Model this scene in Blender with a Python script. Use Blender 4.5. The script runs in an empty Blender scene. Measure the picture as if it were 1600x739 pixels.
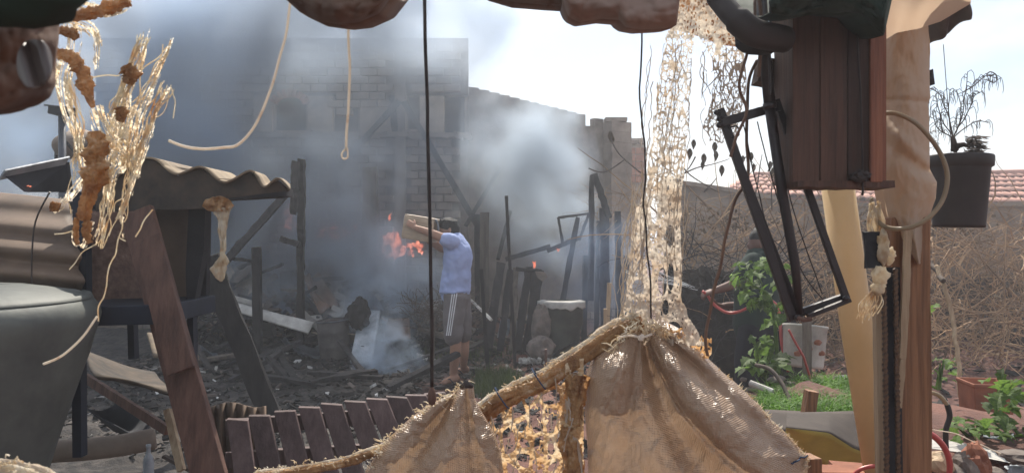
import bpy, bmesh, math, random
import numpy as np
from mathutils import Vector, Matrix, noise, Euler
random.seed(7); np.random.seed(7)
sc = bpy.context.scene
COL = sc.collection
R = math.radians

# ---------------------------------------------------------------- camera
F = 1209.0                                   # focal length in photo pixels
cam = bpy.data.objects.new('camera', bpy.data.cameras.new('camera'))
COL.objects.link(cam)
cam.location = (0, 0, 1.5); cam.rotation_euler = (R(90), 0, 0)
cam.data.sensor_width = 36; cam.data.lens = F / 1600 * 36
cam.data.clip_start = 0.05; cam.data.clip_end = 3000
cam.data.dof.use_dof = True; cam.data.dof.focus_distance = 4.0; cam.data.dof.aperture_fstop = 11
sc.camera = cam

# ---------------------------------------------------------------- world, sun, exposure
SUN_EL, SUN_AZ = R(51), R(4)                 # azimuth clockwise from +Y (to the right of the view)
w = bpy.data.worlds.new('World'); sc.world = w; w.use_nodes = True
nt = w.node_tree; nt.nodes.clear()
out = nt.nodes.new('ShaderNodeOutputWorld'); bg = nt.nodes.new('ShaderNodeBackground')
sky = nt.nodes.new('ShaderNodeTexSky'); sky.sky_type = 'NISHITA'; sky.sun_disc = False
sky.sun_elevation = SUN_EL; sky.sun_rotation = SUN_AZ
sky.air_density = 1.0; sky.dust_density = 1.3; sky.ozone_density = 1.0
tc = nt.nodes.new('ShaderNodeTexCoord'); mp = nt.nodes.new('ShaderNodeMapping')
mp.inputs['Scale'].default_value = (1.6, 1.6, 5.0); mp.inputs['Location'].default_value = (3.1, .4, .35)
nz = nt.nodes.new('ShaderNodeTexNoise'); nz.inputs['Scale'].default_value = 2.2; nz.inputs['Detail'].default_value = 7; nz.inputs['Roughness'].default_value = .55
rp = nt.nodes.new('ShaderNodeValToRGB'); rp.color_ramp.elements[0].position = .36; rp.color_ramp.elements[1].position = .6
mx = nt.nodes.new('ShaderNodeMixRGB'); mx.blend_type = 'MIX'
mx.inputs[2].default_value = (7.6, 7.7, 7.8, 1)
ml = nt.nodes.new('ShaderNodeMath'); ml.operation = 'MULTIPLY'; ml.inputs[1].default_value = .75
L = nt.links.new
L(tc.outputs['Generated'], mp.inputs['Vector']); L(mp.outputs[0], nz.inputs['Vector']); L(nz.outputs['Fac'], rp.inputs[0])
L(rp.outputs[0], ml.inputs[0]); L(ml.outputs[0], mx.inputs[0]); L(sky.outputs[0], mx.inputs[1]); L(mx.outputs[0], bg.inputs[0])
bg.inputs[1].default_value = 0.09; L(bg.outputs[0], out.inputs[0])
sun = bpy.data.objects.new('sun', bpy.data.lights.new('sun', 'SUN')); COL.objects.link(sun)
sun.data.energy = 4.2; sun.data.angle = R(.6); sun.data.color = (1, .93, .82)
sd = Vector((math.sin(SUN_AZ) * math.cos(SUN_EL), math.cos(SUN_AZ) * math.cos(SUN_EL), math.sin(SUN_EL)))
sun.rotation_euler = sd.to_track_quat('Z', 'Y').to_euler(); sun.location = (0, 0, 30)
sc.view_settings.view_transform = 'Standard'; sc.view_settings.look = 'None'
sc.view_settings.exposure = 0.75; sc.view_settings.gamma = 1
sc.render.engine = 'CYCLES'
sc.cycles.use_denoising = True
sc.cycles.max_bounces = 6; sc.cycles.diffuse_bounces = 3; sc.cycles.glossy_bounces = 2
sc.cycles.transmission_bounces = 4; sc.cycles.volume_bounces = 1; sc.cycles.transparent_max_bounces = 12
sc.cycles.volume_max_steps = 96; sc.cycles.sample_clamp_indirect = 6

# ---------------------------------------------------------------- helpers
def P(px, py, d):
    """world point seen at photo pixel (px, py) at depth d metres"""
    return Vector(((px - 800) / F * d, d, 1.5 - (py - 369.5) / F * d))
def S(n, d): return n / F * d                # n photo pixels at depth d, in metres
def rnd(a, b): return random.uniform(a, b)
ORG = {}
def tag(o, label=None, cat=None, group=None, kind=None):
    if label: o['label'] = label
    if cat: o['category'] = cat
    if group: o['group'] = group
    if kind: o['kind'] = kind
    return o
def thing(name, loc, label, cat, group=None):
    o = bpy.data.objects.new(name, None); o.empty_display_size = .1
    COL.objects.link(o); o.location = loc; ORG[o] = Vector(loc)
    return tag(o, label, cat, group)
def link_mesh(me, name, parent=None, loc=(0, 0, 0), rot=None, scale=None):
    o = bpy.data.objects.new(name, me); COL.objects.link(o)
    loc = Vector(loc)
    if parent is not None:
        o.parent = parent; o.location = loc - ORG[parent]
    else: o.location = loc
    ORG[o] = loc
    if rot is not None: o.rotation_euler = rot
    if scale is not None: o.scale = scale
    return o
class MB:
    def __init__(s): s.v = []; s.f = []
    def add(s, vs, fs):
        n = len(s.v); s.v += [tuple(v) for v in vs]; s.f += [tuple(i + n for i in f) for f in fs]; return s
    def box(s, c, size, rot=None):
        c = Vector(c); m = (rot.to_matrix() if isinstance(rot, Euler) else rot) if rot is not None else None
        vs = []
        for x in (-.5, .5):
            for y in (-.5, .5):
                for z in (-.5, .5):
                    v = Vector((x * size[0], y * size[1], z * size[2]))
                    vs.append(c + (m @ v if m is not None else v))
        return s.add(vs, [(0, 1, 3, 2), (4, 6, 7, 5), (0, 4, 5, 1), (2, 3, 7, 6), (0, 2, 6, 4), (1, 5, 7, 3)])
    def beam(s, a, b, wid, thk, k=1, jit=0, taper=1, side=None):
        """box beam from a to b; wid across the view, thk in depth"""
        a, b = Vector(a), Vector(b); ax = (b - a).normalized()
        dy = Vector((0, 1, 0)) if side is None else Vector(side)
        sx = ax.cross(dy)
        if sx.length < 1e-3: sx = ax.cross(Vector((1, 0, 0)))
        sx.normalize(); sy = sx.cross(ax).normalized()
        vs, fs = [], []
        for i in range(k + 1):
            t = i / k; c = a.lerp(b, t); q = 1 + (taper - 1) * t
            for (u, v) in ((-1, -1), (1, -1), (1, 1), (-1, 1)):
                j = Vector((rnd(-jit, jit), rnd(-jit, jit), rnd(-jit, jit))) if jit else Vector()
                vs.append(c + sx * u * wid / 2 * q + sy * v * thk / 2 * q + j)
        for i in range(k):
            for q in range(4):
                r = (q + 1) % 4; fs.append((i * 4 + q, i * 4 + r, i * 4 + 4 + r, i * 4 + 4 + q))
        fs += [(3, 2, 1, 0), (k * 4, k * 4 + 1, k * 4 + 2, k * 4 + 3)]
        return s.add(vs, fs)
    def tube(s, pts, r, n=6, flat=1.0, up=None):
        pts = [Vector(p) for p in pts]; m = len(pts)
        rs = r if isinstance(r, (list, tuple)) else [r] * m
        ref = Vector(up) if up else Vector((0.13, 1, .07)).normalized(); vs, fs = [], []
        for i, p in enumerate(pts):
            t = (pts[min(i + 1, m - 1)] - pts[max(i - 1, 0)])
            t = t.normalized() if t.length > 1e-9 else Vector((0, 0, 1))
            a = t.cross(ref)
            if a.length < 1e-3: a = t.cross(Vector((1, 0, .1)))
            a.normalize(); b = a.cross(t)
            for k in range(n):
                an = 2 * math.pi * k / n
                vs.append(p + (a * math.cos(an) + b * math.sin(an) * flat) * rs[i])
        for i in range(m - 1):
            for k in range(n):
                q = (k + 1) % n; fs.append((i * n + k, i * n + q, i * n + n + q, i * n + n + k))
        fs += [tuple(range(n))[::-1], tuple(range((m - 1) * n, m * n))]
        return s.add(vs, fs)
    def lathe(s, prof, c, n=24, rot=None, close=False):
        c = Vector(c); vs, fs = [], []
        for (r, z) in prof:
            for k in range(n):
                a = 2 * math.pi * k / n; v = Vector((r * math.cos(a), r * math.sin(a), z))
                vs.append(c + (rot @ v if rot is not None else v))
        m = len(prof)
        for i in range(m - 1):
            for k in range(n):
                q = (k + 1) % n; fs.append((i * n + k, i * n + q, i * n + n + q, i * n + n + k))
        if close: fs += [tuple(range(n))[::-1], tuple(range((m - 1) * n, m * n))]
        return s.add(vs, fs)
    def grid(s, f, nu, nv):
        vs = [f(i / nu, j / nv) for j in range(nv + 1) for i in range(nu + 1)]
        fs = [(j * (nu + 1) + i, j * (nu + 1) + i + 1, (j + 1) * (nu + 1) + i + 1, (j + 1) * (nu + 1) + i) for j in range(nv) for i in range(nu)]
        return s.add(vs, fs)
    def poly(s, pts, depth_vec):
        """flat outline (list of points) extruded by depth_vec"""
        n = len(pts); a = [Vector(p) for p in pts]; b = [p + Vector(depth_vec) for p in a]
        fs = [tuple(range(n)), tuple(range(n, 2 * n))[::-1]] + [(i, i + n, (i + 1) % n + n, (i + 1) % n) for i in range(n)]
        return s.add(a + b, fs)
    def blob(s, c, rad, sub=2, amp=.2, freq=3, seed=0):
        bm = bmesh.new(); bmesh.ops.create_icosphere(bm, subdivisions=sub, radius=1)
        vs = []
        for v in bm.verts:
            k = 1 + amp * noise.fractal(v.co * freq + Vector((seed * 7.3, seed * 3.1, 0)), 1, 2, 3)
            vs.append(Vector(c) + Vector((v.co.x * rad[0], v.co.y * rad[1], v.co.z * rad[2])) * k)
        fs = [tuple(q.index for q in f.verts) for f in bm.faces]; bm.free()
        return s.add(vs, fs)
    def build(s, name, mat, parent=None, smooth=False, origin=None, solid=0, bevel=0, remesh=0, sub=0, fixn=True):
        me = bpy.data.meshes.new(name)
        va = np.array(s.v, dtype=float)
        if origin is None:
            lo, hi = va.min(0), va.max(0); origin = Vector(((lo[0] + hi[0]) / 2, (lo[1] + hi[1]) / 2, lo[2]))
        va = va - np.array(origin)
        me.from_pydata(va.tolist(), [], s.f); me.update()
        if fixn:
            bm = bmesh.new(); bm.from_mesh(me); bmesh.ops.recalc_face_normals(bm, faces=bm.faces); bm.to_mesh(me); bm.free()
        if smooth: me.polygons.foreach_set('use_smooth', [True] * len(me.polygons))
        me.materials.append(mat)
        o = link_mesh(me, name, parent, origin)
        if remesh:
            m = o.modifiers.new('r', 'REMESH'); m.mode = 'VOXEL'; m.voxel_size = remesh; m.use_smooth_shade = True
            m = o.modifiers.new('s', 'SMOOTH'); m.factor = .5; m.iterations = 3
        if solid:
            m = o.modifiers.new('t', 'SOLIDIFY'); m.thickness = solid; m.offset = 0
        if bevel:
            m = o.modifiers.new('b', 'BEVEL'); m.width = bevel; m.segments = 2; m.limit_method = 'ANGLE'
        if sub:
            m = o.modifiers.new('u', 'SUBSURF'); m.levels = sub; m.render_levels = sub
        return o
def spline(pts, n):
    """Catmull-Rom through pts, n points"""
    pts = [Vector(p) for p in pts]; m = len(pts) - 1; out = []
    for i in range(n):
        t = i / (n - 1) * m; k = min(int(t), m - 1); t -= k
        p0, p1, p2, p3 = pts[max(k - 1, 0)], pts[k], pts[k + 1], pts[min(k + 2, m)]
        out.append(.5 * ((2 * p1) + (p2 - p0) * t + (2 * p0 - 5 * p1 + 4 * p2 - p3) * t * t + (3 * p1 - p0 - 3 * p2 + p3) * t ** 3))
    return out
def pxline(pts, d, n=24):
    """pts: (px, py[, depth]) -> smooth world polyline"""
    return spline([P(p[0], p[1], p[2] if len(p) > 2 else d) for p in pts], n)
def wob(pts, amp, f=8, seed=0):
    return [p + Vector((noise.noise(p * f + Vector((seed, 0, 0))), noise.noise(p * f + Vector((0, seed + 9, 0))), noise.noise(p * f + Vector((0, 0, seed + 21))))) * amp for p in pts]

# numpy value noise + voronoi for fields in pixel space
_rs = np.random.RandomState(11); _tab = _rs.rand(256, 256)
def vn(X, Y):
    xi = np.floor(X).astype(int); yi = np.floor(Y).astype(int); fx = X - xi; fy = Y - yi
    fx = fx * fx * (3 - 2 * fx); fy = fy * fy * (3 - 2 * fy)
    g = lambda a, b: _tab[a % 256, b % 256]
    return (g(xi, yi) * (1 - fx) + g(xi + 1, yi) * fx) * (1 - fy) + (g(xi, yi + 1) * (1 - fx) + g(xi + 1, yi + 1) * fx) * fy
def fb(X, Y, o=3):
    r = 0; a = .5
    for i in range(o): r = r + a * vn(X * 2 ** i + 17 * i, Y * 2 ** i + 31 * i); a *= .5
    return r / (1 - .5 ** o)
def vor(X, Y, seed=0):
    """distance to the border between jittered unit cells (F2 - F1)"""
    xi = np.floor(X).astype(int); yi = np.floor(Y).astype(int)
    f1 = np.full(X.shape, 9.); f2 = np.full(X.shape, 9.)
    for dx in (-1, 0, 1):
        for dy in (-1, 0, 1):
            cx, cy = xi + dx, yi + dy
            a = _tab[(cx + seed) % 256, cy % 256]; b = _tab[cy % 256, (cx + 91 + seed) % 256]
            d = np.hypot(cx + a - X, cy + b - Y)
            f2 = np.minimum(f2, np.maximum(f1, d)); f1 = np.minimum(f1, d)
    return f2 - f1
def lace(mb, x0, y0, x1, y1, step, field, depth):
    """surface over photo-pixel rectangle kept where field > 0, edges cut along the zero line"""
    nx, ny = int((x1 - x0) / step) + 1, int((y1 - y0) / step) + 1
    X, Y = np.meshgrid(np.linspace(x0, x1, nx), np.linspace(y0, y1, ny))
    Fv = field(X, Y); D = depth(X, Y) + 0 * X
    WX = (X - 800) / F * D; WZ = 1.5 - (Y - 369.5) / F * D
    base = len(mb.v); cache = {}; vs = []; fs = []
    def vert(j, i):
        k = (j, i)
        if k not in cache: cache[k] = len(vs); vs.append((WX[j, i], D[j, i], WZ[j, i]))
        return cache[k]
    def cut(a, b):
        if b < a: a, b = b, a
        k = (a, b)
        if k not in cache:
            t = Fv[a] / (Fv[a] - Fv[b]); t = min(max(t, .02), .98)
            cache[k] = len(vs); vs.append(tuple((1 - t) * A[a] + t * A[b] for A in (WX, D, WZ)))
        return cache[k]
    pos = Fv > 0
    anyc = pos[:-1, :-1] | pos[1:, :-1] | pos[:-1, 1:] | pos[1:, 1:]
    for j, i in zip(*np.nonzero(anyc)):
        q = [(j, i), (j, i + 1), (j + 1, i + 1), (j + 1, i)]
        poly = []
        for k in range(4):
            a, b = q[k], q[(k + 1) % 4]
            if pos[a]: poly.append(vert(*a))
            if pos[a] != pos[b]: poly.append(cut(a, b))
        if len(poly) >= 3: fs.append(tuple(poly))
    mb.v += vs; mb.f += [tuple(k + base for k in f) for f in fs]
    return mb
def ip(table):
    """piecewise-linear function from [(y, x), ...]"""
    a = np.array(table, float)
    return lambda y: np.interp(y, a[:, 0], a[:, 1])

# ---------------------------------------------------------------- materials
def srgb(r, g, b):
    f = lambda c: (c / 255 / 12.92) if c / 255 <= .04045 else ((c / 255 + .055) / 1.055) ** 2.4
    return (f(r), f(g), f(b), 1)
def mat(name, c1, c2=None, c3=None, rough=.8, scale=6, stretch=(1, 1, 1), detail=6, bump=.3, bscale=None, metal=0, transl=0, spec=.3, wave=None, rand=0, contrast=(.35, .65), weave=0):
    m = bpy.data.materials.new(name); m.use_nodes = True; nt = m.node_tree; N = nt.nodes; L = nt.links.new
    b = N['Principled BSDF']; b.inputs['Roughness'].default_value = rough; b.inputs['Metallic'].default_value = metal
    b.inputs['Specular IOR Level'].default_value = spec
    tc = N.new('ShaderNodeTexCoord'); mp = N.new('ShaderNodeMapping'); mp.inputs['Scale'].default_value = stretch
    L(tc.outputs['Object'], mp.inputs['Vector'])
    vec = mp.outputs[0]
    if rand:
        oi = N.new('ShaderNodeObjectInfo'); ad = N.new('ShaderNodeVectorMath'); ad.operation = 'ADD'
        sm = N.new('ShaderNodeVectorMath'); sm.operation = 'SCALE'; cb = N.new('ShaderNodeCombineXYZ')
        for k in range(3): L(oi.outputs['Random'], cb.inputs[k])
        L(cb.outputs[0], sm.inputs[0]); sm.inputs['Scale'].default_value = 37
        L(mp.outputs[0], ad.inputs[0]); L(sm.outputs[0], ad.inputs[1]); vec = ad.outputs[0]
    n1 = N.new('ShaderNodeTexNoise'); n1.inputs['Scale'].default_value = scale; n1.inputs['Detail'].default_value = detail; n1.inputs['Roughness'].default_value = .62
    L(vec, n1.inputs['Vector'])
    rp = N.new('ShaderNodeValToRGB'); e = rp.color_ramp.elements
    c2 = c2 or tuple(x * .6 for x in c1[:3]) + (1,)
    e[0].position = contrast[0]; e[0].color = c2; e[1].position = contrast[1]; e[1].color = c1
    if c3: q = e.new(min(contrast[1] + .12, .98)); q.color = c3
    L(n1.outputs['Fac'], rp.inputs[0]); colr = rp.outputs[0]
    if rand:
        hs = N.new('ShaderNodeHueSaturation'); mr = N.new('ShaderNodeMapRange'); mr.inputs['To Min'].default_value = 1 - rand; mr.inputs['To Max'].default_value = 1 + rand
        L(oi.outputs['Random'], mr.inputs[0]); L(mr.outputs[0], hs.inputs['Value']); L(colr, hs.inputs['Color']); colr = hs.outputs[0]
    L(colr, b.inputs['Base Color'])
    h = None
    if bump:
        n2 = N.new('ShaderNodeTexNoise'); n2.inputs['Scale'].default_value = bscale or scale * 3; n2.inputs['Detail'].default_value = 5
        L(vec, n2.inputs['Vector']); h = n2.outputs['Fac']
    if wave:
        wv = N.new('ShaderNodeTexWave'); wv.bands_direction = wave[0]; wv.inputs['Scale'].default_value = wave[1]; wv.inputs['Distortion'].default_value = wave[2]
        wv.inputs['Detail'].default_value = 2
        L(tc.outputs['Object'], wv.inputs['Vector'])
        if h is not None:
            mm = N.new('ShaderNodeMath'); mm.operation = 'ADD'; L(h, mm.inputs[0]); L(wv.outputs['Fac'], mm.inputs[1]); h = mm.outputs[0]
        else: h = wv.outputs['Fac']
    if weave:
        for dr in ('X', 'Z'):
            wv = N.new('ShaderNodeTexWave'); wv.bands_direction = dr; wv.inputs['Scale'].default_value = weave; wv.inputs['Distortion'].default_value = 1.5; wv.inputs['Detail'].default_value = 1
            L(tc.outputs['Object'], wv.inputs['Vector'])
            mm = N.new('ShaderNodeMath'); mm.operation = 'MULTIPLY_ADD'; mm.inputs[1].default_value = .28; L(wv.outputs['Fac'], mm.inputs[0]); L(h, mm.inputs[2]); h = mm.outputs[0]
    if h is not None:
        bp = N.new('ShaderNodeBump'); bp.inputs['Strength'].default_value = bump; bp.inputs['Distance'].default_value = .01
        L(h, bp.inputs['Height']); L(bp.outputs[0], b.inputs['Normal'])
    if transl:
        t = N.new('ShaderNodeBsdfTranslucent'); L(colr, t.inputs[0]); mxs = N.new('ShaderNodeMixShader'); mxs.inputs[0].default_value = transl
        if h is not None: L(bp.outputs[0], t.inputs['Normal'])
        L(b.outputs[0], mxs.inputs[1]); L(t.outputs[0], mxs.inputs[2]); L(mxs.outputs[0], N['Material Output'].inputs['Surface'])
    return m
def rgb(*c): return tuple(c) + (1,)
M = {}
M['char'] = mat('charred_wood', rgb(.035, .03, .03), rgb(.012, .011, .012), rgb(.09, .085, .08), rough=.85, scale=14, stretch=(1, 1, .25), bump=.8, rand=.3)
M['post'] = mat('grey_weathered_wood', rgb(.17, .14, .115), rgb(.07, .055, .045), rough=.85, scale=9, stretch=(3, 3, .3), bump=.5, rand=.25)
M['redwood'] = mat('reddish_brown_wood', rgb(.15, .08, .058), rgb(.07, .036, .027), rgb(.21, .125, .095), rough=.7, scale=7, stretch=(4, 4, .35), bump=.35, bscale=30, rand=.15)
M['boxwood'] = mat('dark_board_wood', rgb(.1, .05, .033), rgb(.05, .026, .018), rgb(.13, .07, .047), rough=.6, scale=9, stretch=(7, 7, .35), bump=.35, bscale=30, rand=.3)
M['orangewood'] = mat('orange_post_wood', rgb(.3, .15, .075), rgb(.11, .05, .026), rough=.6, scale=9, stretch=(8, 8, .3), bump=.35, bscale=30, contrast=(.3, .6))
M['palewood'] = mat('pale_stick_wood', rgb(.5, .38, .25), rgb(.3, .2, .12), rough=.75, scale=9, stretch=(5, 5, .3), bump=.3, rand=.15)
M['fence'] = mat('painted_slat_wood', rgb(.125, .085, .08), rgb(.07, .045, .043), rgb(.19, .13, .11), rough=.7, scale=5, stretch=(4, 4, .5), bump=.3, bscale=25, rand=.25)
M['brick'] = mat('fired_clay_brick', rgb(.33, .26, .2), rgb(.2, .155, .125), rgb(.4, .32, .25), rough=.9, scale=4, bump=.7, rand=.2)
M['mortar'] = mat('grey_mortar', rgb(.24, .2, .17), rgb(.14, .12, .1), rough=.95, scale=5, bump=.6)
M['plaster'] = mat('smoked_plaster', rgb(.5, .41, .32), rgb(.26, .21, .17), rough=.9, scale=3, bump=.4)
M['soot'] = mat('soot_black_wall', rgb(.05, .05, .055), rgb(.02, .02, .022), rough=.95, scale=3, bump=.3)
M['orangebrick'] = mat('orange_brick', rgb(.45, .22, .14), rgb(.28, .14, .1), rough=.9, scale=4, bump=.5, rand=.2)
M['concrete'] = mat('grey_render', rgb(.32, .26, .21), rgb(.18, .145, .12), rgb(.4, .34, .28), rough=.92, scale=2.5, bump=.5)
M['tile'] = mat('clay_roof_tile', rgb(.5, .26, .2), rgb(.33, .17, .13), rgb(.6, .4, .33), rough=.8, scale=6, bump=.3, rand=.2)
M['cement'] = mat('old_fibre_cement', rgb(.3, .23, .15), rgb(.13, .1, .075), rgb(.4, .32, .22), rough=.85, scale=5, bump=.4)
M['cement2'] = mat('sooty_fibre_cement', rgb(.1, .075, .055), rgb(.03, .027, .025), rgb(.15, .12, .09), rough=.85, scale=7, bump=.3)
M['brownsheet'] = mat('brown_corrugated_sheet', rgb(.17, .115, .078), rgb(.09, .063, .046), rgb(.23, .165, .115), rough=.7, scale=4, bump=.25)
M['rust'] = mat('rusty_sheet', rgb(.22, .13, .09), rgb(.1, .07, .055), rgb(.33, .25, .2), rough=.8, scale=5, bump=.4)
M['metal'] = mat('smoked_metal', rgb(.12, .13, .15), rgb(.05, .055, .065), rgb(.3, .3, .3), rough=.5, scale=5, bump=.2, metal=.4)
M['palemetal'] = mat('pale_dented_metal', rgb(.5, .53, .56), rgb(.2, .23, .26), rough=.5, scale=8, bump=.35, metal=.1)
M['white'] = mat('dirty_white_sheet', rgb(.6, .58, .53), rgb(.3, .28, .26), rough=.7, scale=5, bump=.2)
M['tank'] = mat('grey_green_plastic_tank', rgb(.13, .14, .125), rgb(.075, .08, .075), rgb(.24, .24, .21), rough=.6, scale=5, detail=10, bump=.3, spec=.35)
M['darkmetal'] = mat('dark_painted_tube', rgb(.03, .02, .02), rgb(.016, .011, .012), rgb(.08, .035, .022), rough=.45, scale=12, bump=.2, spec=.5)
M['navy'] = mat('dark_blue_paint', rgb(.02, .026, .045), rgb(.012, .015, .024), rough=.6, scale=5, bump=.1)
M['pvc'] = mat('cream_plastic_pipe', rgb(.68, .5, .28), rgb(.58, .42, .22), rough=.4, scale=3, bump=.05, spec=.4, transl=.35)
M['pot'] = mat('black_plastic_pot', rgb(.045, .036, .034), rgb(.03, .024, .022), rough=.6, scale=8, bump=.1)
M['cloth'] = mat('tan_tarpaulin', rgb(.54, .41, .3), rgb(.52, .39, .28), rgb(.56, .44, .33), rough=.55, scale=4, bump=.35, bscale=14, transl=.45, spec=.35)
M['tarp'] = mat('brown_tarpaulin', rgb(.2, .12, .08), rgb(.1, .06, .045), rough=.7, scale=6, bump=.3, transl=.2)
M['greytarp'] = mat('grey_plastic_flap', rgb(.12, .11, .11), rgb(.05, .045, .045), rough=.4, scale=6, bump=.4, spec=.5, transl=.1)
M['greencloth'] = mat('dark_green_cloth', rgb(.02, .045, .03), rgb(.01, .016, .012), rough=.85, scale=5, bump=.3)
M['sack'] = mat('woven_plastic_sack', rgb(.5, .35, .23), rgb(.36, .23, .14), rgb(.62, .48, .35), rough=.33, scale=7, bump=.5, bscale=40, transl=.22, spec=1.0, weave=84)
M['fringe'] = mat('frayed_sack_fibre', rgb(.85, .76, .6), rgb(.6, .4, .2), rgb(.9, .86, .78), rough=.6, scale=22, bump=.3, bscale=120, transl=.6, spec=.4, contrast=(.3, .5))
M['melt'] = mat('melted_orange_sack', rgb(.66, .4, .18), rgb(.32, .15, .06), rgb(.85, .72, .52), rough=.4, scale=26, bump=.8, bscale=110, transl=.5, spec=.55, contrast=(.33, .55))
M['web'] = mat('torn_sack_web', rgb(.68, .59, .48), rgb(.54, .4, .27), rgb(.78, .71, .6), rough=.9, scale=14, bump=.3, bscale=90, transl=.42, spec=.08, contrast=(.28, .5))
M['whitefib'] = mat('bleached_sack_fibre', rgb(.86, .72, .52), rgb(.66, .4, .18), rgb(.9, .84, .7), rough=.9, scale=26, bump=.25, bscale=90, transl=.6, spec=.08, contrast=(.28, .44))
M['cord'] = mat('pale_cord', rgb(.85, .78, .68), rgb(.55, .36, .22), rough=.8, scale=25, bump=.4, transl=.5, contrast=(.3, .45))
M['wire'] = mat('dark_wire', rgb(.045, .03, .025), rgb(.02, .015, .014), rough=.5, scale=20, bump=.1)
M['brownwire'] = mat('brown_insulated_wire', rgb(.2, .11, .065), rgb(.11, .06, .04), rough=.5, scale=20, bump=.1)
M['skin'] = mat('skin', rgb(.4, .22, .15), rgb(.33, .18, .12), rough=.6, scale=8, bump=.05)
M['hair'] = mat('black_hair', rgb(.014, .012, .012), rgb(.006, .005, .005), rough=.6, scale=60, bump=.8)
M['shirt'] = mat('pale_blue_cotton', rgb(.42, .5, .78), rgb(.34, .41, .66), rough=.9, scale=5, bump=.3, transl=.08)
M['shorts'] = mat('grey_shorts_fabric', rgb(.17, .15, .15), rgb(.13, .115, .115), rough=.85, scale=6, bump=.3)
M['stripe'] = mat('white_stripe', rgb(.75, .75, .77), rgb(.68, .68, .7), rough=.8, scale=8, bump=0)
M['rubber'] = mat('rubber_sandal', rgb(.08, .06, .06), rgb(.05, .04, .04), rough=.7, bump=.1)
M['crate'] = mat('cream_crate_plastic', rgb(.62, .5, .36), rgb(.42, .32, .23), rough=.5, scale=6, bump=.1)
M['darkgreen'] = mat('dark_green_fabric', rgb(.012, .03, .024), rgb(.008, .018, .016), rough=.9, scale=6, bump=.3)
M['navyfab'] = mat('navy_fabric', rgb(.012, .014, .022), rgb(.008, .009, .014), rough=.9, scale=6, bump=.3)
M['lime'] = mat('lime_trim', rgb(.2, .34, .05), rgb(.15, .25, .04), rough=.8, scale=6, bump=.1)
M['redhose'] = mat('red_rubber_hose', rgb(.45, .06, .05), rgb(.35, .05, .04), rough=.4, scale=8, bump=.05, spec=.5)
M['blackhose'] = mat('black_rubber_hose', rgb(.03, .03, .03), rgb(.02, .02, .02), rough=.4, scale=8, bump=.05)
M['clearhose'] = mat('yellowed_clear_hose', rgb(.42, .32, .2), rgb(.3, .22, .13), rough=.3, scale=8, bump=.05, transl=.3, spec=.6)
M['leaf'] = mat('green_leaf', rgb(.15, .24, .05), rgb(.06, .12, .025), rgb(.3, .36, .12), rough=.5, scale=9, bump=.5, transl=.45, rand=.55)
M['grass'] = mat('bright_green_grass', rgb(.14, .3, .03), rgb(.05, .12, .012), rgb(.34, .45, .07), rough=.6, scale=5, bump=0, transl=.45)
M['dullgrass'] = mat('dull_green_weeds', rgb(.07, .1, .03), rgb(.035, .05, .018), rough=.7, scale=5, bump=0, transl=.3)
M['deadleaf'] = mat('dead_leaf', rgb(.22, .16, .1), rgb(.1, .07, .045), rough=.8, scale=9, bump=.3, transl=.3)
M['twig'] = mat('dry_twig', rgb(.5, .33, .19), rgb(.17, .11, .065), rgb(.66, .48, .3), rough=.85, scale=1.6, bump=0, contrast=(.4, .6))
M['darktwig'] = mat('grey_twig', rgb(.13, .1, .08), rgb(.06, .045, .038), rough=.85, scale=8, bump=.2)
M['yellow'] = mat('yellow_painted_sheet', rgb(.5, .42, .1), rgb(.36, .3, .08), rough=.6, scale=6, bump=.1)
M['sheetgrey'] = mat('grey_sheet_top', rgb(.085, .07, .06), rgb(.06, .05, .045), rough=.85, scale=6, bump=.15, spec=.2)
M['terracotta'] = mat('terracotta', rgb(.35, .14, .08), rgb(.2, .08, .05), rough=.85, scale=6, bump=.3)
M['stone'] = mat('grey_stone', rgb(.22, .18, .155), rgb(.1, .085, .075), rough=.9, scale=7, bump=.6, rand=.3)
M['chip'] = mat('ash_and_chips', rgb(.07, .065, .065), rgb(.015, .015, .016), rgb(.4, .37, .34), rough=.9, scale=5, detail=9, bump=.3, contrast=(.45, .66))
M['tub'] = mat('grey_green_tub', rgb(.09, .095, .08), rgb(.045, .05, .045), rough=.6, scale=5, bump=.2)
M['panel'] = mat('speckled_pink_board', rgb(.3, .19, .15), rgb(.17, .1, .08), rgb(.42, .3, .25), rough=.8, scale=30, bump=.4)
M['bluecord'] = mat('blue_thread', rgb(.03, .06, .12), rgb(.02, .04, .08), rough=.7, scale=20, bump=0)
def glow(name, c, s):
    """burning gas: gives off light and lets part of what is behind show through"""
    m = bpy.data.materials.new(name); m.use_nodes = True; N = m.node_tree.nodes; L = m.node_tree.links.new
    N.clear(); o = N.new('ShaderNodeOutputMaterial'); e = N.new('ShaderNodeEmission'); t = N.new('ShaderNodeBsdfTransparent'); mx = N.new('ShaderNodeMixShader')
    n = N.new('ShaderNodeTexNoise'); n.inputs['Scale'].default_value = 11; n.inputs['Detail'].default_value = 6
    r = N.new('ShaderNodeValToRGB'); r.color_ramp.elements[0].position = .38; r.color_ramp.elements[0].color = rgb(.55, .07, .03)
    r.color_ramp.elements[1].position = .66; r.color_ramp.elements[1].color = c
    a = N.new('ShaderNodeMapRange'); a.inputs['From Min'].default_value = .36; a.inputs['From Max'].default_value = .62; a.inputs['To Max'].default_value = .8
    tc = N.new('ShaderNodeTexCoord'); L(tc.outputs['Object'], n.inputs['Vector']); L(n.outputs['Fac'], r.inputs[0]); L(r.outputs[0], e.inputs[0])
    L(n.outputs['Fac'], a.inputs[0]); L(a.outputs[0], mx.inputs[0]); L(t.outputs[0], mx.inputs[1]); L(e.outputs[0], mx.inputs[2])
    e.inputs[1].default_value = s; L(mx.outputs[0], o.inputs[0]); return m
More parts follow.
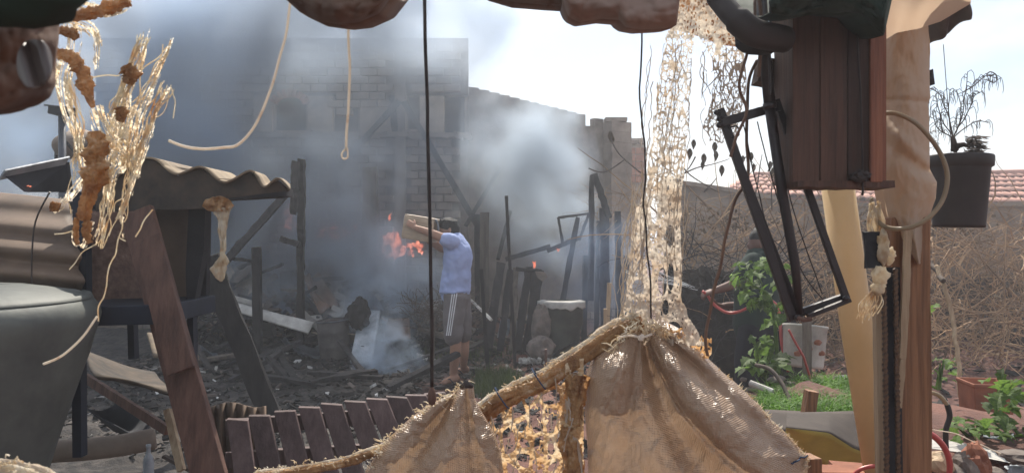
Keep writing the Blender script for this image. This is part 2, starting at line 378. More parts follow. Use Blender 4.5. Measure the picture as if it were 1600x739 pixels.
M['tarp2'] = mat('pinkish_brown_tarpaulin', rgb(.3, .2, .155), rgb(.25, .16, .12), rough=.6, scale=4, bump=.15, transl=.2)
M['chain'] = mat('greasy_rusty_chain', rgb(.16, .1, .06), rgb(.05, .04, .035), rough=.4, scale=60, bump=.2, metal=.5)
M['meltweb'] = mat('stretched_melted_web', rgb(.74, .53, .3), rgb(.5, .26, .1), rgb(.88, .76, .56), rough=.6, scale=16, bump=.4, bscale=70, transl=.45, spec=.3, contrast=(.32, .5))
M['drum'] = mat('sooty_drum', rgb(.13, .115, .105), rgb(.05, .045, .045), rgb(.2, .18, .16), rough=.75, scale=4, bump=.4)
M['pouch'] = mat('grey_plastic_pouch', rgb(.24, .21, .2), rgb(.13, .11, .1), rough=.35, scale=6, bump=.2, spec=.6, transl=.3)
def island_mat(name, stops):
    m = bpy.data.materials.new(name); m.use_nodes = True; N = m.node_tree.nodes; L = m.node_tree.links.new; b = N['Principled BSDF']
    g = N.new('ShaderNodeNewGeometry'); r = N.new('ShaderNodeValToRGB'); e = r.color_ramp.elements; r.color_ramp.interpolation = 'CONSTANT'
    e[0].position = stops[0][0]; e[0].color = stops[0][1]; e[1].position = stops[1][0]; e[1].color = stops[1][1]
    for p, c in stops[2:]: q = e.new(p); q.color = c
    L(g.outputs['Random Per Island'], r.inputs[0]); n = N.new('ShaderNodeTexNoise'); n.inputs['Scale'].default_value = 40
    hs = N.new('ShaderNodeMixRGB'); hs.blend_type = 'MULTIPLY'; hs.inputs[0].default_value = .5; L(r.outputs[0], hs.inputs[1]); L(n.outputs['Fac'], hs.inputs[2])
    L(hs.outputs[0], b.inputs['Base Color']); b.inputs['Roughness'].default_value = .9; return m
M['chip'] = island_mat('ash_and_chips', [(0, rgb(.014, .013, .012)), (.4, rgb(.035, .029, .025)), (.7, rgb(.07, .054, .045)), (.86, rgb(.16, .13, .11)), (.955, rgb(.42, .4, .37)), (.98, rgb(.75, .73, .7))])
M['debris'] = island_mat('mixed_debris', [(0, rgb(.03, .03, .032)), (.25, rgb(.12, .1, .09)), (.5, rgb(.3, .26, .22)), (.68, rgb(.22, .12, .08)), (.82, rgb(.5, .47, .43)), (.93, rgb(.1, .13, .19))])
M['fire'] = glow('flame', rgb(1, .34, .2), 1.05)
M['sack'].node_tree.nodes['Principled BSDF'].inputs['Coat Weight'].default_value = .35
M['sack'].node_tree.nodes['Principled BSDF'].inputs['Coat Roughness'].default_value = .25
# ================================================================ SETTING
def gz(x, y):
    h = .035 * noise.fractal(Vector((x * .8, y * .8, 0)), 1, 2, 4)
    def bump(cx, cy, sx, sy, a): return a * math.exp(-((x - cx) / sx) ** 2 - ((y - cy) / sy) ** 2)
    h += bump(-3.3, 11.2, 1.6, 1.0, .55) + bump(-1.2, 12.3, 1.3, .8, .35) + bump(4.5, 11, 2.5, 1.4, .5)
    h += .05 * noise.fractal(Vector((x * 4, y * 4, 3)), 1, 2, 3) * (1 if 5 < y < 13 else .3)
    return h
def axis(a, b, fine, far):
    c = list(np.arange(a, b, fine)); s = fine
    lo = [];  x = a
    while x > -far: s *= 1.35; x -= s; lo.append(x)
    s = fine; hi = []; x = b
    while x < far: s *= 1.35; x += s; hi.append(x)
    return lo[::-1] + c + hi
def ground_mat():
    m = bpy.data.materials.new('burnt_soil'); m.use_nodes = True; N = m.node_tree.nodes; L = m.node_tree.links.new; b = N['Principled BSDF']
    tc = N.new('ShaderNodeTexCoord'); b.inputs['Roughness'].default_value = .92
    def noi(s, d=7):
        n = N.new('ShaderNodeTexNoise'); n.inputs['Scale'].default_value = s; n.inputs['Detail'].default_value = d; n.inputs['Roughness'].default_value = .65
        L(tc.outputs['Object'], n.inputs['Vector']); return n.outputs['Fac']
    def ramp(src, p0, c0, p1, c1):
        r = N.new('ShaderNodeValToRGB'); e = r.color_ramp.elements; e[0].position = p0; e[0].color = c0; e[1].position = p1; e[1].color = c1
        L(src, r.inputs[0]); return r.outputs[0]
    soil = ramp(noi(3), .35, rgb(.075, .03, .022), .68, rgb(.19, .085, .06))
    ash = ramp(noi(9, 10), .42, rgb(.012, .01, .01), .72, rgb(.09, .075, .065))
    sx = N.new('ShaderNodeSeparateXYZ'); L(tc.outputs['Object'], sx.inputs[0])
    a = N.new('ShaderNodeMath'); a.operation = 'MULTIPLY_ADD'; a.inputs[1].default_value = 1.6; L(noi(.9), a.inputs[0])
    s2 = N.new('ShaderNodeMath'); s2.operation = 'MULTIPLY_ADD'; s2.inputs[1].default_value = .55; s2.inputs[2].default_value = .15
    L(sx.outputs[0], s2.inputs[0]); L(s2.outputs[0], a.inputs[2])
    mk = ramp(a.outputs[0], .45, rgb(0, 0, 0), .8, rgb(1, 1, 1))
    mx = N.new('ShaderNodeMixRGB'); L(mk, mx.inputs[0]); L(ash, mx.inputs[1]); L(soil, mx.inputs[2]); L(mx.outputs[0], b.inputs['Base Color'])
    bp = N.new('ShaderNodeBump'); bp.inputs['Strength'].default_value = .8; bp.inputs['Distance'].default_value = .03
    L(noi(22), bp.inputs['Height']); L(bp.outputs[0], b.inputs['Normal']); return m
M['ground'] = ground_mat()
xs = axis(-6.5, 8, .07, 900); ys = axis(2.0, 14, .07, 900)
vs = [(x, y, gz(x, y)) for y in ys for x in xs]; n = len(xs)
mb = MB(); mb.add(vs, [(j * n + i, j * n + i + 1, (j + 1) * n + i + 1, (j + 1) * n + i) for j in range(len(ys) - 1) for i in range(n - 1)])
tag(mb.build('ground', M['ground'], smooth=True, origin=Vector((0, 0, 0)), fixn=False), kind='structure')
# ash, chips and rubble too many to count
mb = MB()
def chips(n, xr, yr, smin, smax, lift=0):
    for i in range(n):
        x, y = rnd(*xr), rnd(*yr); s = smin + (smax - smin) * random.random() ** 3
        mb.box((x, y, gz(x, y) + s * .2 + rnd(0, lift)), (s * rnd(.6, 2.6), s * rnd(.4, 1.2), s * rnd(.1, .5)), Euler((rnd(-.6, .6), rnd(-.6, .6), rnd(0, 6.3))))
chips(14000, (-4.6, 1.0), (5.2, 12.6), .006, .06, .015)
chips(500, (.2, 3.6), (6, 12), .012, .05)
chips(700, (-4.6, -1.0), (9.8, 12.4), .05, .28, .25)
chips(800, (1.5, 7), (3.5, 9), .02, .1)
tag(mb.build('rubble', M['chip'], origin=Vector((0, 0, 0)), fixn=False), 'grey ash, wood chips and rubble strewn over the burnt ground', kind='stuff')

mb = MB()
for i in range(1100):
    px, py = rnd(330, 600), rnd(412, 505); 
    if py < 430 and px > 420: continue
    d = 11.6 - (py - 400) / 105 * 1.6; s = .05 + .3 * random.random() ** 2.2
    mb.box(P(px, py, d + rnd(-.1, .3)), (s * rnd(.5, 1.6), s * rnd(.3, 1), s * rnd(.06, .4)), Euler((rnd(-.9, .9), rnd(-.9, .9), rnd(0, 6.3))))
for i in range(260):
    px, py = rnd(600, 740), rnd(470, 530); d = 10.4; s = rnd(.03, .2)
    mb.box(P(px, py, d + rnd(-.2, .2)), (s, s * .5, s * rnd(.1, .5)), Euler((rnd(-.9, .9), rnd(-.9, .9), rnd(0, 6.3))))
tag(mb.build('debris_heap', M['debris'], origin=Vector((0, 0, 0)), fixn=False), 'heap of broken sheets, boards and burnt scraps against the building', kind='stuff')
# ---- brick walls ---------------------------------------------------------
BL, BH = .27, .128
def brick_mesh():
    b = MB(); b.box((0, 0, 0), (BL - .018, .15, BH - .016)); o = b.build('brick', M['brick'], origin=Vector((0, 0, 0)))
    bm = bmesh.new(); bm.from_mesh(o.data); bmesh.ops.bevel(bm, geom=[e for e in bm.edges if all(v.co.y < 0 for v in e.verts)], offset=.008, segments=1, affect='EDGES')
    bm.to_mesh(o.data); bm.free(); me = o.data; bpy.data.objects.remove(o); return me
BRICK = brick_mesh()
def brick_face(root, A, B, z1a, z1b, skip, maxn=300, prefer=None, top=None):
    """bricks on the face from A to B (ground points), top height running z1a..z1b; skip(px,py) leaves openings"""
    A, B = Vector(A), Vector(B); L_ = (B - A).length; ux = (B - A).normalized(); ang = math.atan2(ux.y, ux.x)
    cells = []; rows = int(max(z1a, z1b) / BH) + 1
    for r in range(rows):
        z = (r + .5) * BH; off = (r % 2) * BL / 2
        for c in range(-1, int(L_ / BL) + 1):
            x = off + (c + .5) * BL
            if x < BL / 2 or x > L_ - BL / 2: continue
            ztop = (z1a + (z1b - z1a) * x / L_) if top is None else top(x)
            if z + BH / 2 > ztop: continue
            w_ = A + ux * x; px = 800 + w_.x / w_.y * F; py = 369.5 - (z - 1.5) / w_.y * F
            if skip(px, py) : continue
            cells.append((w_ + Vector((0, 0, z)), px, py))
    cells.sort(key=lambda c: 0 if prefer is None or prefer(c[1], c[2]) else 1)
    rest = MB()
    for k, (p, px, py) in enumerate(cells):
        q = p + Vector((rnd(-.003, .003), rnd(-.012, .012), rnd(-.003, .003)))
        if k < maxn:
            link_mesh(BRICK, 'brick', root, q, Euler((rnd(-.01, .01), rnd(-.008, .008), ang)))
        else: rest.box(q, (BL - .018, .15, BH - .016), Euler((0, 0, ang)))
    if rest.v: tag(rest.build('brick_remainder', M['brick'], root), kind='stuff')
    return ux
# tall section
dA = 12.6
xa0, xa1 = (150 - 800) / F * dA, (732 - 800) / F * dA
bh = thing('brick_house', ((xa0 + xa1) / 2, dA + .15, 0), 'tall unfinished brick building with dark openings behind the smoke', 'building')
opens = [(428, 478, 150, 207), (520, 560, 182, 208), (636, 655, 150, 205), (694, 731, 150, 214)]
plast = [(480, 520, 150, 208), (562, 618, 168, 208), (655, 694, 150, 210), (395, 426, 150, 206)]
def inr(px, py, rs, m=0): return any(a - m < px < b + m and c - m < py < d + m for a, b, c, d in rs)
brick_face(bh, (xa0, dA, 0), (xa1, dA, 0), 4.72, 4.72, lambda px, py: inr(px, py, opens) or inr(px, py, plast) or (616 < px < 634) or py > 520 or 206 < py < 216, 300, prefer=lambda px, py: px > 420)
mb = MB(); zt = 4.75
# mortar backing built as pieces round the openings
def bpx(mb, x0, x1, y0, y1, d0, thick):
    a = P(x0, y1, d0); b = P(x1, y0, d0); mb.box(((a.x + b.x) / 2, d0 + thick / 2, (a.z + b.z) / 2), (b.x - a.x, thick, b.z - a.z))
xs_ = [150, 428, 478, 520, 560, 636, 655, 694, 731.4]
bpx(mb, 150, 731.4, 215, 518, dA + .04, .14); bpx(mb, 150, 731.4, 60, 149.5, dA + .04, .14)
for a, b_ in ((150, 428), (478, 520), (560, 636), (655, 694)): bpx(mb, a, b_, 149.5, 215, dA + .04, .14)
mb.build('wall', M['mortar'], bh)
mb = MB()
for a, b_, c, d in plast: mb = MB(); bpx(mb, a + 1, b_ - 1, c, d, dA - .05, .08); mb.build('plaster_patch', M['plaster'], bh)
mb = MB(); bpx(mb, 395, 736, 207.5, 214, dA - .13, .2)
for i in range(46):
    x = rnd(430, 735); mb.box(P(x, rnd(208, 217), dA - .12), (rnd(.05, .22), .1, rnd(.03, .09)), Euler((0, rnd(-.3, .3), rnd(-.3, .3))))
mb.build('broken_ledge', M['concrete'], bh)
mb = MB(); bpx(mb, 617, 633, 120, 500, dA - .14, .16); mb.build('concrete_column', M['concrete'], bh)
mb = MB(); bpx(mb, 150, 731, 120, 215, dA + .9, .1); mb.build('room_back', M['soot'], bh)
# arched brick lintel
mb = MB()
for k in range(9):
    t = math.pi * (.12 + .76 * k / 8); c = P(453 - 27 * math.cos(t), 166 - 20 * math.sin(t), dA - .06)
    mb.box(c, (.055, .1, .12), Euler((0, math.pi / 2 - t if False else -(math.pi / 2 - t), 0)))
mb.build('arched_lintel', M['orangebrick'], bh)
mb = MB()
for a, b_, c, d in opens: bpx(mb, a, b_, d - 3, d + 1, dA - .1, .2)
mb.build('window_sill', M['concrete'], bh)

# lower receding section
dB0, dB1 = 12.9, 14.3
B0 = Vector(((733 - 800) / F * dB0, dB0, 0)); B1 = Vector(((944 - 800) / F * dB1, dB1, 0))
bw = thing('brick_wall', ((B0.x + B1.x) / 2, (B0.y + B1.y) / 2 + .2, 0), 'lower grey brick wall with a stepped broken top at its right', 'wall')
LB = (B1 - B0).length
def topB(x):
    t = x / LB
    z = 4.05 - .3 * t / .86
    if .88 < t < .95: z = 3.56
    return z
brick_face(bw, B0, B1, 0, 0, lambda px, py: py > 520, 300, top=topB)
ub = (B1 - B0).normalized(); nb = Vector((-ub.y, ub.x, 0))
mb = MB(); segs = 14
for k in range(segs):
    a, b_ = B0 + ub * LB * k / segs, B0 + ub * LB * (k + 1) / segs; z = topB((k + .5) / segs * LB) - .04
    mb.box((a + b_) / 2 + nb * .1 + Vector((0, 0, z / 2)), (LB / segs, .14, z), Euler((0, 0, math.atan2(ub.y, ub.x))))
mb.build('wall', M['mortar'], bw)
mb = MB(); cpos = B1 + ub * .24 - nb * .05
for r in range(19): mb.box(cpos + Vector((rnd(-.01, .01), 0, (r + .5) * .19)), (.46, .34, .186), Euler((0, 0, math.atan2(ub.y, ub.x) + rnd(-.02, .02))))
tag(mb.build('end_pillar', M['concrete'], bw))
mb = MB(); mb.box(cpos + Vector((-.02, -.01, 3.65)), (.4, .36, .07)); mb.build('pillar_cap', M['concrete'], bw)
# far orange brick house
fh = thing('orange_brick_house', (P(1000, 420, 19).x, 19.5, 0), 'small orange brick building end peeping out beside the grey wall', 'building')
mb = MB(); bpx(mb, 978, 1008, 216, 480, 19.1, 2.0); mb.build('wall', M['plaster'], fh)
for r in range(5):
    for c in range(2):
        p = P(990 + c * 12 + (r % 2) * 3, 222 + r * 12, 19.04); link_mesh(BRICK, 'brick', fh, p, Euler((0, 0, 0)), (.6, .6, .8)).data
for i in range(10):
    p = P(986 + (i % 2) * 14, 236 + (i // 2) * 11, 19.0)
    b2 = MB(); b2.box(p, (.2, .06, .15)); b2.build('brick', M['orangebrick'], fh)

# ---- right boundary wall, neighbour roofs -------------------------------
mb = MB()
W0 = [(1040, 282, 12.4), (1075, 290, 12.2), (1140, 300, 12.0), (1240, 318, 11.6), (1400, 326, 11.0), (1620, 322, 10.4), (1800, 316, 9.8)]
for (a, b_) in zip(W0[:-1], W0[1:]):
    p, q = P(*a), P(*b_); k = 4
    for i in range(k):
        s, e = p.lerp(q, i / k), p.lerp(q, (i + 1) / k); zt = (s.z + e.z) / 2 + rnd(-.02, .02)
        vs = [Vector((s.x, s.y, -.1)), Vector((e.x, e.y, -.1)), Vector((e.x, e.y, e.z)), Vector((s.x, s.y, s.z))]
        mb.poly(vs, (0, .16, 0))
tag(mb.build('boundary_wall', M['concrete']), 'long low grey rendered wall behind the dry vines', 'wall')
mb = MB(); 
for (a, b_) in zip(W0[:-1], W0[1:]): mb.beam(P(*a) + Vector((0, .08, .03)), P(*b_) + Vector((0, .08, .03)), .06, .24, 5, .006)
wall_ = [o for o in COL.objects if o.name == 'boundary_wall'][0]
mb.build('coping', M['concrete'], wall_)

def tiled_roof(label, corners, ncol, nrow, hw, wallmat, extra=None):
    """corners: eave-left, eave-right, ridge-right, ridge-left (world)"""
    e0, e1, r1, r0 = [Vector(c) for c in corners]
    t = thing('tile_roof_house', ((e0.x + e1.x) / 2, (e0.y + r0.y) / 2, 0), label, 'house')
    nrm = (e1 - e0).cross(r0 - e0).normalized(); nrm = nrm if nrm.z > 0 else -nrm
    b = MB(); b.poly([e0, e1, r1, r0], nrm * -.05); b.build('roof', M['terracotta'], t)
    tm = None
    for c in range(ncol):
        for r in range(nrow):
            u = (c + .5) / ncol
            a = e0.lerp(e1, u).lerp(r0.lerp(r1, u), r / nrow); z = e0.lerp(e1, u).lerp(r0.lerp(r1, u), (r + 1.12) / nrow)
            ax = (z - a).normalized(); w_ = (e1 - e0).length / ncol * .56; sxv = (e1 - e0).normalized()
            ln = (z - a).length
            if tm is None:
                q = MB(); q.grid(lambda i, j: Vector((math.cos(math.pi * (1 - i)) * w_ * (1 - .12 * j), j * ln, math.sin(math.pi * i) * w_ * .75 * (1 - .1 * j) + .0)), 6, 2)
                o = q.build('tile', M['tile'], origin=Vector((0, 0, 0)), smooth=True, fixn=False); tm = o.data; bpy.data.objects.remove(o)
            m = Matrix((sxv, ax, sxv.cross(ax))).transposed()
            o = link_mesh(tm, 'tile', t, a + nrm * (.01 + .02 * (1 - r / nrow)) + Vector((rnd(-.01, .01), 0, 0))); o.rotation_euler = m.to_euler()
            md = o.modifiers.new('t', 'SOLIDIFY'); md.thickness = .014
    b = MB(); c_ = [e0 + Vector((0, .25, -.03)), e1 + Vector((0, .25, -.03))]
    b.poly([Vector((c_[0].x, c_[0].y, 0)), Vector((c_[1].x, c_[1].y, 0)), c_[1], c_[0]], (0, .15, 0)); b.build('wall', M[wallmat], t)
    b = MB(); b.tube([r0 + nrm * .03, r1 + nrm * .03], .09, 8); b.build('ridge', M['tile'], t, smooth=True)
    return t
tiled_roof('low house with pinkish clay tile roof beyond the wall at far right', [P(1478, 321, 15), P(1705, 321, 15), P(1800, 267, 18), P(1545, 274, 18)], 19, 6, 2, 'plaster')
tiled_roof('house with red clay tile roof behind the leaning metal frame', [P(1130, 305, 17), P(1480, 321, 16), P(1480, 282, 18.6), P(1178, 276, 19)], 26, 5, 2, 'plaster')

# ---- dry vines over the wall (uncountable) -------------------------------
mb = MB()
def strand(p, d, n, st, r, curl=.6, droop=.05, sides=3):
    pts = [Vector(p)]; d = Vector(d).normalized()
    for i in range(n):
        d = (d + Vector((rnd(-1, 1), rnd(-1, 1), rnd(-1, 1))) * curl * .4 - Vector((0, 0, droop))).normalized()
        pts.append(pts[-1] + d * st)
    mb.tube(pts, [r * (1 - .7 * i / n) for i in range(n + 1)], sides)
for i in range(1800):
    px = rnd(1045, 1640) if i % 3 else rnd(1440, 1640)
    top = np.interp(px, [1045, 1080, 1240, 1400, 1640], [330, 310, 330, 345, 345])
    py = rnd(top, top + 190) if px > 1240 else rnd(top, top + 150)
    d = rnd(8.6, 11.2)
    if 1030 < px < 1235 and py > 395 and random.random() < .85: continue
    strand(P(px, py, d), (rnd(-1, 1), rnd(-.5, .5), rnd(-.6, 1)), 9, rnd(.03, .12), rnd(.002, .006) if i % 5 else rnd(.007, .014), rnd(.3, .85), rnd(0, .2))
for i in range(700):
    px = rnd(1000, 1640); py = rnd(480, 580)
    if px < 1235 and i % 4: continue
    strand(P(px, py, rnd(7.5, 10)), (rnd(-1, 1), rnd(-.5, .5), rnd(-.2, 1)), 8, .07, rnd(.003, .009), .9, .1)
for i in range(170):
    px = rnd(1060, 1640); py = rnd(360, 600); strand(P(px, py, rnd(8.2, 9.6)), (rnd(-1, 1), 0, rnd(-.3, 1.2)), 10, rnd(.06, .17), rnd(.006, .013), .22, rnd(-.02, .05), 4)
for i in range(180):
    strand(P(rnd(925, 1010), rnd(300, 420), rnd(10.5, 12)), (rnd(-1, 1), 0, rnd(-1, 1)), 9, .06, rnd(.003, .006), .9, .05)
tag(mb.build('dry_vines', M['twig'], origin=Vector((4, 10, 0)), fixn=False), 'tangle of dry brown vines and twigs over the grey wall', kind='stuff')
mb = MB()
cl = [(rnd(1050, 1640), rnd(335, 580), rnd(8.6, 10.8)) for k in range(60)]
for i in range(5200):
    c0 = random.choice(cl); px = c0[0] + random.gauss(0, 26); py = c0[1] + random.gauss(0, 16); d = c0[2] + rnd(-.2, .2); s = rnd(.01, .035)
    if px < 1045 or py < 325 or (px < 1235 and py > 400): continue
    mb.box(P(px, py, d), (s, s * .2, s * 1.4), Euler((rnd(0, 3), rnd(0, 3), rnd(0, 3))))
tag(mb.build('dry_leaves', M['deadleaf'], origin=Vector((4, 10, 0)), fixn=False), 'shrivelled brown leaves caught in the dry vines', kind='stuff')
# undergrowth mass below the vines, shade put into its dark colour
def hump(label, x0, x1, d, ztop, m, seed, am=.35):
    b = MB()
    def f(u, v):
        px = x0 + (x1 - x0) * u; a = math.pi * v
        z = max(0, math.sin(a)) * ztop * (1 + am * noise.fractal(Vector((u * 7, v * 4, seed)), 1, 2, 4)) * min(1, 6 * u, 6 * (1 - u))
        p = P(px, 400, d - .5 * math.cos(a)); return Vector((p.x, p.y, z - .05))
    b.grid(f, 70, 24); return tag(b.build('undergrowth', m, smooth=False), label, kind='stuff')
hump_dark = None
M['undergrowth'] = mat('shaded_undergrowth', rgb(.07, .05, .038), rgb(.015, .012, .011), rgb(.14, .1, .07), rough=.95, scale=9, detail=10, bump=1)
hump('low dark tangle of undergrowth before the wall', 1020, 1700, 10.2, .95, M['undergrowth'], 3)

M['deepshade'] = mat('painted_shade_scrub', rgb(.03, .024, .02), rgb(.006, .005, .005), rgb(.07, .05, .04), rough=1, scale=12, detail=10, bump=1, spec=0)
hump('black scrub mass added as deep shade behind the leafy plant', 1000, 1270, 8.2, 1.2, M['deepshade'], 8, .12)  # hump added for the dark shade here, painted near black
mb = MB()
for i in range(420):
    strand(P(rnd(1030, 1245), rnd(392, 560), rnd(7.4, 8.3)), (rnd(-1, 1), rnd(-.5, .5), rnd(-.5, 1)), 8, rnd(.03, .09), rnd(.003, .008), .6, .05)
tag(mb.build('shade_twigs', M['char'], origin=Vector((2, 8, 0)), fixn=False), 'black twigs added as shade in front of the dark scrub', kind='stuff')  # dark twigs added to deepen the painted shade of the hump
# ================================================================ BURNT YARD
def single(mb, name, m, label, cat, group=None, **k): return tag(mb.build(name, M[m], **k), label, cat, group)
def beamthing(name, a, b, wpx, thk, m, label, cat, k=8, jit=.006, taper=1, group=None):
    d = (a[2] + b[2]) / 2
    return single(MB().beam(P(*a), P(*b), S(wpx, d), thk, k, jit, taper), name, m, label, cat, group)
# burnt beams against the house
beamthing('charred_beam', (522, 268, 12.1), (624, 158, 12.3), 9, .07, 'char', 'charred roof beam rising to the right against the brick building', 'beam')
beamthing('charred_beam', (632, 160, 12.2), (745, 350, 11.6), 9, .07, 'char', 'charred beam sloping down to the right behind the man', 'beam')
beamthing('charred_beam', (728, 352, 11.5), (782, 262, 12.3), 6, .05, 'char', 'thin charred beam leaning right on the brick wall above the man', 'beam')
beamthing('charred_post', (612, 150, 12.3), (617, 205, 12.3), 9, .07, 'char', 'short black post on the ledge beside the concrete column', 'post')
beamthing('charred_beam', (522, 250, 12.2), (530, 312, 12.0), 8, .06, 'char', 'short charred post stub hanging in smoke below the ledge', 'beam')
beamthing('wooden_pillar', (579, 262, 11.2), (579, 500, 11.2), 22, .2, 'post', 'thick grey wooden pillar standing left of the fire', 'pillar', 14, .008)
beamthing('wooden_post', (757, 332, 11.2), (757, 510, 11.2), 14, .1, 'post', 'pale grey post standing in smoke right behind the man', 'post', 12, .006)
beamthing('charred_post', (746, 335, 11.6), (748, 500, 11.6), 10, .08, 'char', 'dark post just left of the pale post behind the man', 'post', 12, .006)
# twin charred post with hanging plank and stub
cp = thing('charred_post', (P(470, 490, 9.6).x, 9.6, 0), 'tall charred post with a burnt plank hanging near its top', 'post')
MB().beam(P(471.5, 249, 9.6), P(469, 545, 9.6), S(10, 9.6), .09, 30, .008).build('upright', M['char'], cp)
MB().beam(P(462, 252, 9.5), P(459, 335, 9.5), S(12, 9.5), .05, 10, .012, .8).build('hanging_plank', M['char'], cp)
MB().beam(P(438, 372, 9.45), P(468, 383, 9.5), S(9, 9.5), .07, 5, .008).build('stub', M['char'], cp)
beamthing('charred_beam', (353, 408, 9.0), (458, 291, 9.5), 10, .08, 'char', 'charred diagonal brace rising to the hanging plank post', 'beam', 12, .006)
beamthing('charred_post', (401, 386, 9.2), (403, 556, 9.2), 12, .09, 'char', 'short charred post with a rounded top on the burnt ground', 'post', 12, .006)
for i, (a, b_, w_, lab) in enumerate([((357, 402, 9.8), (377, 376, 9.8), 7, 'stub of charred wood above the debris beside the brace'),
        ((350, 402, 9.8), (394, 408, 9.8), 5, 'thin charred stick lying level over the debris'),
        ((372, 420, 10.2), (396, 408, 10.2), 5, 'thin grey stick tilted on the debris heap')]):
    beamthing('burnt_stick', a, b_, w_, .04, 'char', lab, 'stick', 5, .008)
# leaning metal sheets and debris heap
def sheet(name, pts, m, label, cat, thick=.012, bulge=0, waves=0, wamp=0, group=None, parent=None):
    """pts: four (px,py,d) corners tl,tr,br,bl"""
    a, b_, c, d = [P(*p) for p in pts]; nrm = (b_ - a).cross(d - a).normalized()
    def f(u, v):
        p = a.lerp(b_, u).lerp(d.lerp(c, u), v)
        return p + nrm * (bulge * math.sin(math.pi * u) * math.sin(math.pi * v + .4) + (wamp * math.sin(u * waves * 2 * math.pi) if waves else 0) + .012 * noise.noise(p * 5))
    o = MB().grid(f, max(10, waves * 8), 8).build(name, M[m], parent, smooth=True, solid=thick)
    return tag(o, label, cat, group) if parent is None else o
sheet('metal_sheet', [(482, 404, 10.8), (503, 404, 10.8), (501, 445, 10.8), (484, 445, 10.8)], 'metal', 'upright blue grey metal sheet with ragged top in the debris', 'metal sheet', bulge=.05)
sheet('metal_sheet', [(438, 425, 10.6), (466, 418, 10.6), (470, 462, 10.5), (438, 458, 10.5)], 'metal', 'rounded dark metal panel left of the tall charred post', 'metal sheet', bulge=.12)
sheet('roof_sheet', [(474, 426, 10.4), (500, 428, 10.6), (530, 478, 10.2), (500, 490, 9.9)], 'rust', 'rusty corrugated sheet curled down behind the barrel', 'roof sheet', bulge=.1, waves=2, wamp=.035)
sheet('roof_sheet', [(500, 428, 10.8), (512, 430, 10.9), (545, 470, 10.6), (528, 478, 10.4)], 'rust', 'second rusty sheet leaning beside the curled one', 'roof sheet', waves=1, wamp=.03)
sheet('roof_sheet', [(548, 440, 10.9), (560, 436, 10.9), (562, 488, 10.6), (550, 492, 10.6)], 'rust', 'pinkish narrow sheet upright behind the barrel', 'roof sheet')
sheet('metal_sheet', [(508, 440, 11), (548, 436, 11), (545, 462, 10.9), (515, 456, 10.9)], 'metal', 'crumpled dark sheet lying over the debris near the pillar', 'metal sheet', bulge=.1)
sheet('white_gutter', [(350, 470, 9.6), (352, 482, 9.5), (481, 521, 9.4), (490, 504, 9.5)], 'white', 'long dented pale metal strip sloping down to the barrel', 'gutter', bulge=.03, thick=.03)
sheet('white_gutter', [(340, 455, 10), (342, 462, 10), (410, 482, 10), (412, 474, 10)], 'white', 'shorter pale strip lying above the long dented one', 'gutter', thick=.02)
frs = [((352, 430), (392, 415), 'stone'), ((362, 452), (405, 440), 'plaster'), ((405, 430), (432, 462), 'stone'), ((415, 445), (440, 470), 'rust'), ((338, 440), (360, 425), 'plaster'), ((520, 470), (545, 485), 'char'), ((430, 478), (462, 465), 'rust'), ((395, 470), (425, 478), 'plaster')]
for i, ((x0, y0), (x1, y1), m) in enumerate(frs):
    o = MB().poly([P(x0, y0 + 9, 10.6), P(x0 + 6, y0 - 6, 10.7), P(x1 - 3, y1 - 9, 10.7), P(x1 + 5, y1 + 3, 10.5), P((x0 + x1) / 2, max(y0, y1) + 12, 10.4)], (0, .05, .02)).build('broken_board', M[m])
    tag(o, ['pale slab tilted at the left of the debris heap', 'cream broken board under the short burnt sticks', 'grey broken panel left of the tall charred post', 'brown broken board beside the grey panel', 'small pale board at the far left of the heap', 'black board fragment behind the barrel', 'reddish board piece before the dark metal panel', 'pale board fragment lying over the long strip'][i], 'board')
for i in range(26):
    x, y = rnd(335, 560), rnd(425, 500); d = rnd(10, 11); a = rnd(-1, 1) * 1.2; l = rnd(20, 55)
    o = MB().beam(P(x, y, d), P(x + l * math.cos(a), y + l * math.sin(a) * .6, d + rnd(-.2, .2)), rnd(.03, .07), .03, 4, .008).build('burnt_stick', M['char' if i % 3 else 'post'])
    tag(o, 'burnt stick jutting out of the debris heap', 'stick', 'burnt sticks in the debris heap')
for i in range(46):
    x, y = rnd(-4.2, -.6), rnd(7.4, 10.6)
    if i > 34: x, y = rnd(-.9, 1.8), rnd(9.2, 10.6)
    a = rnd(0, 3.14); l = rnd(.18, .55); z = gz(x, y) + .03; tl_ = rnd(0, .28)
    o = MB().beam((x - l * math.cos(a), y - l * math.sin(a), z), (x + l * math.cos(a), y + l * math.sin(a), z + tl_), rnd(.05, .12), rnd(.02, .045), 6, .008, side=(0, 0, 1)).build('charred_plank', M['post' if i % 6 == 0 else 'char'])
    tag(o, 'charred plank lying on the burnt ground of the yard', 'plank', 'charred planks scattered over the yard')
for i in range(12):
    x, y = rnd(-4.0, -1.2), rnd(8.6, 10.6); s = rnd(.12, .3); r_ = rnd(0, 3)
    c_, s_ = math.cos(r_) * s, math.sin(r_) * s; z = gz(x, y) + .04; h_ = rnd(.05, .22); k_ = rnd(.5, 1.1)
    o = MB().grid(lambda u, v: Vector((x + c_ * (2 * u - 1) - s_ * (2 * v - 1) * k_, y + s_ * (2 * u - 1) + c_ * (2 * v - 1) * k_, z + h_ * v + .03 * math.sin(u * 7 + i) + .02 * math.sin(v * 9 + i))), 10, 8).build('bent_sheet', M[('rust', 'metal', 'cement2', 'plaster')[i % 4]], smooth=True, solid=.006)
    tag(o, 'bent scrap of sheet lying in the ash of the yard', 'metal sheet', 'bent sheet scraps scattered over the yard')
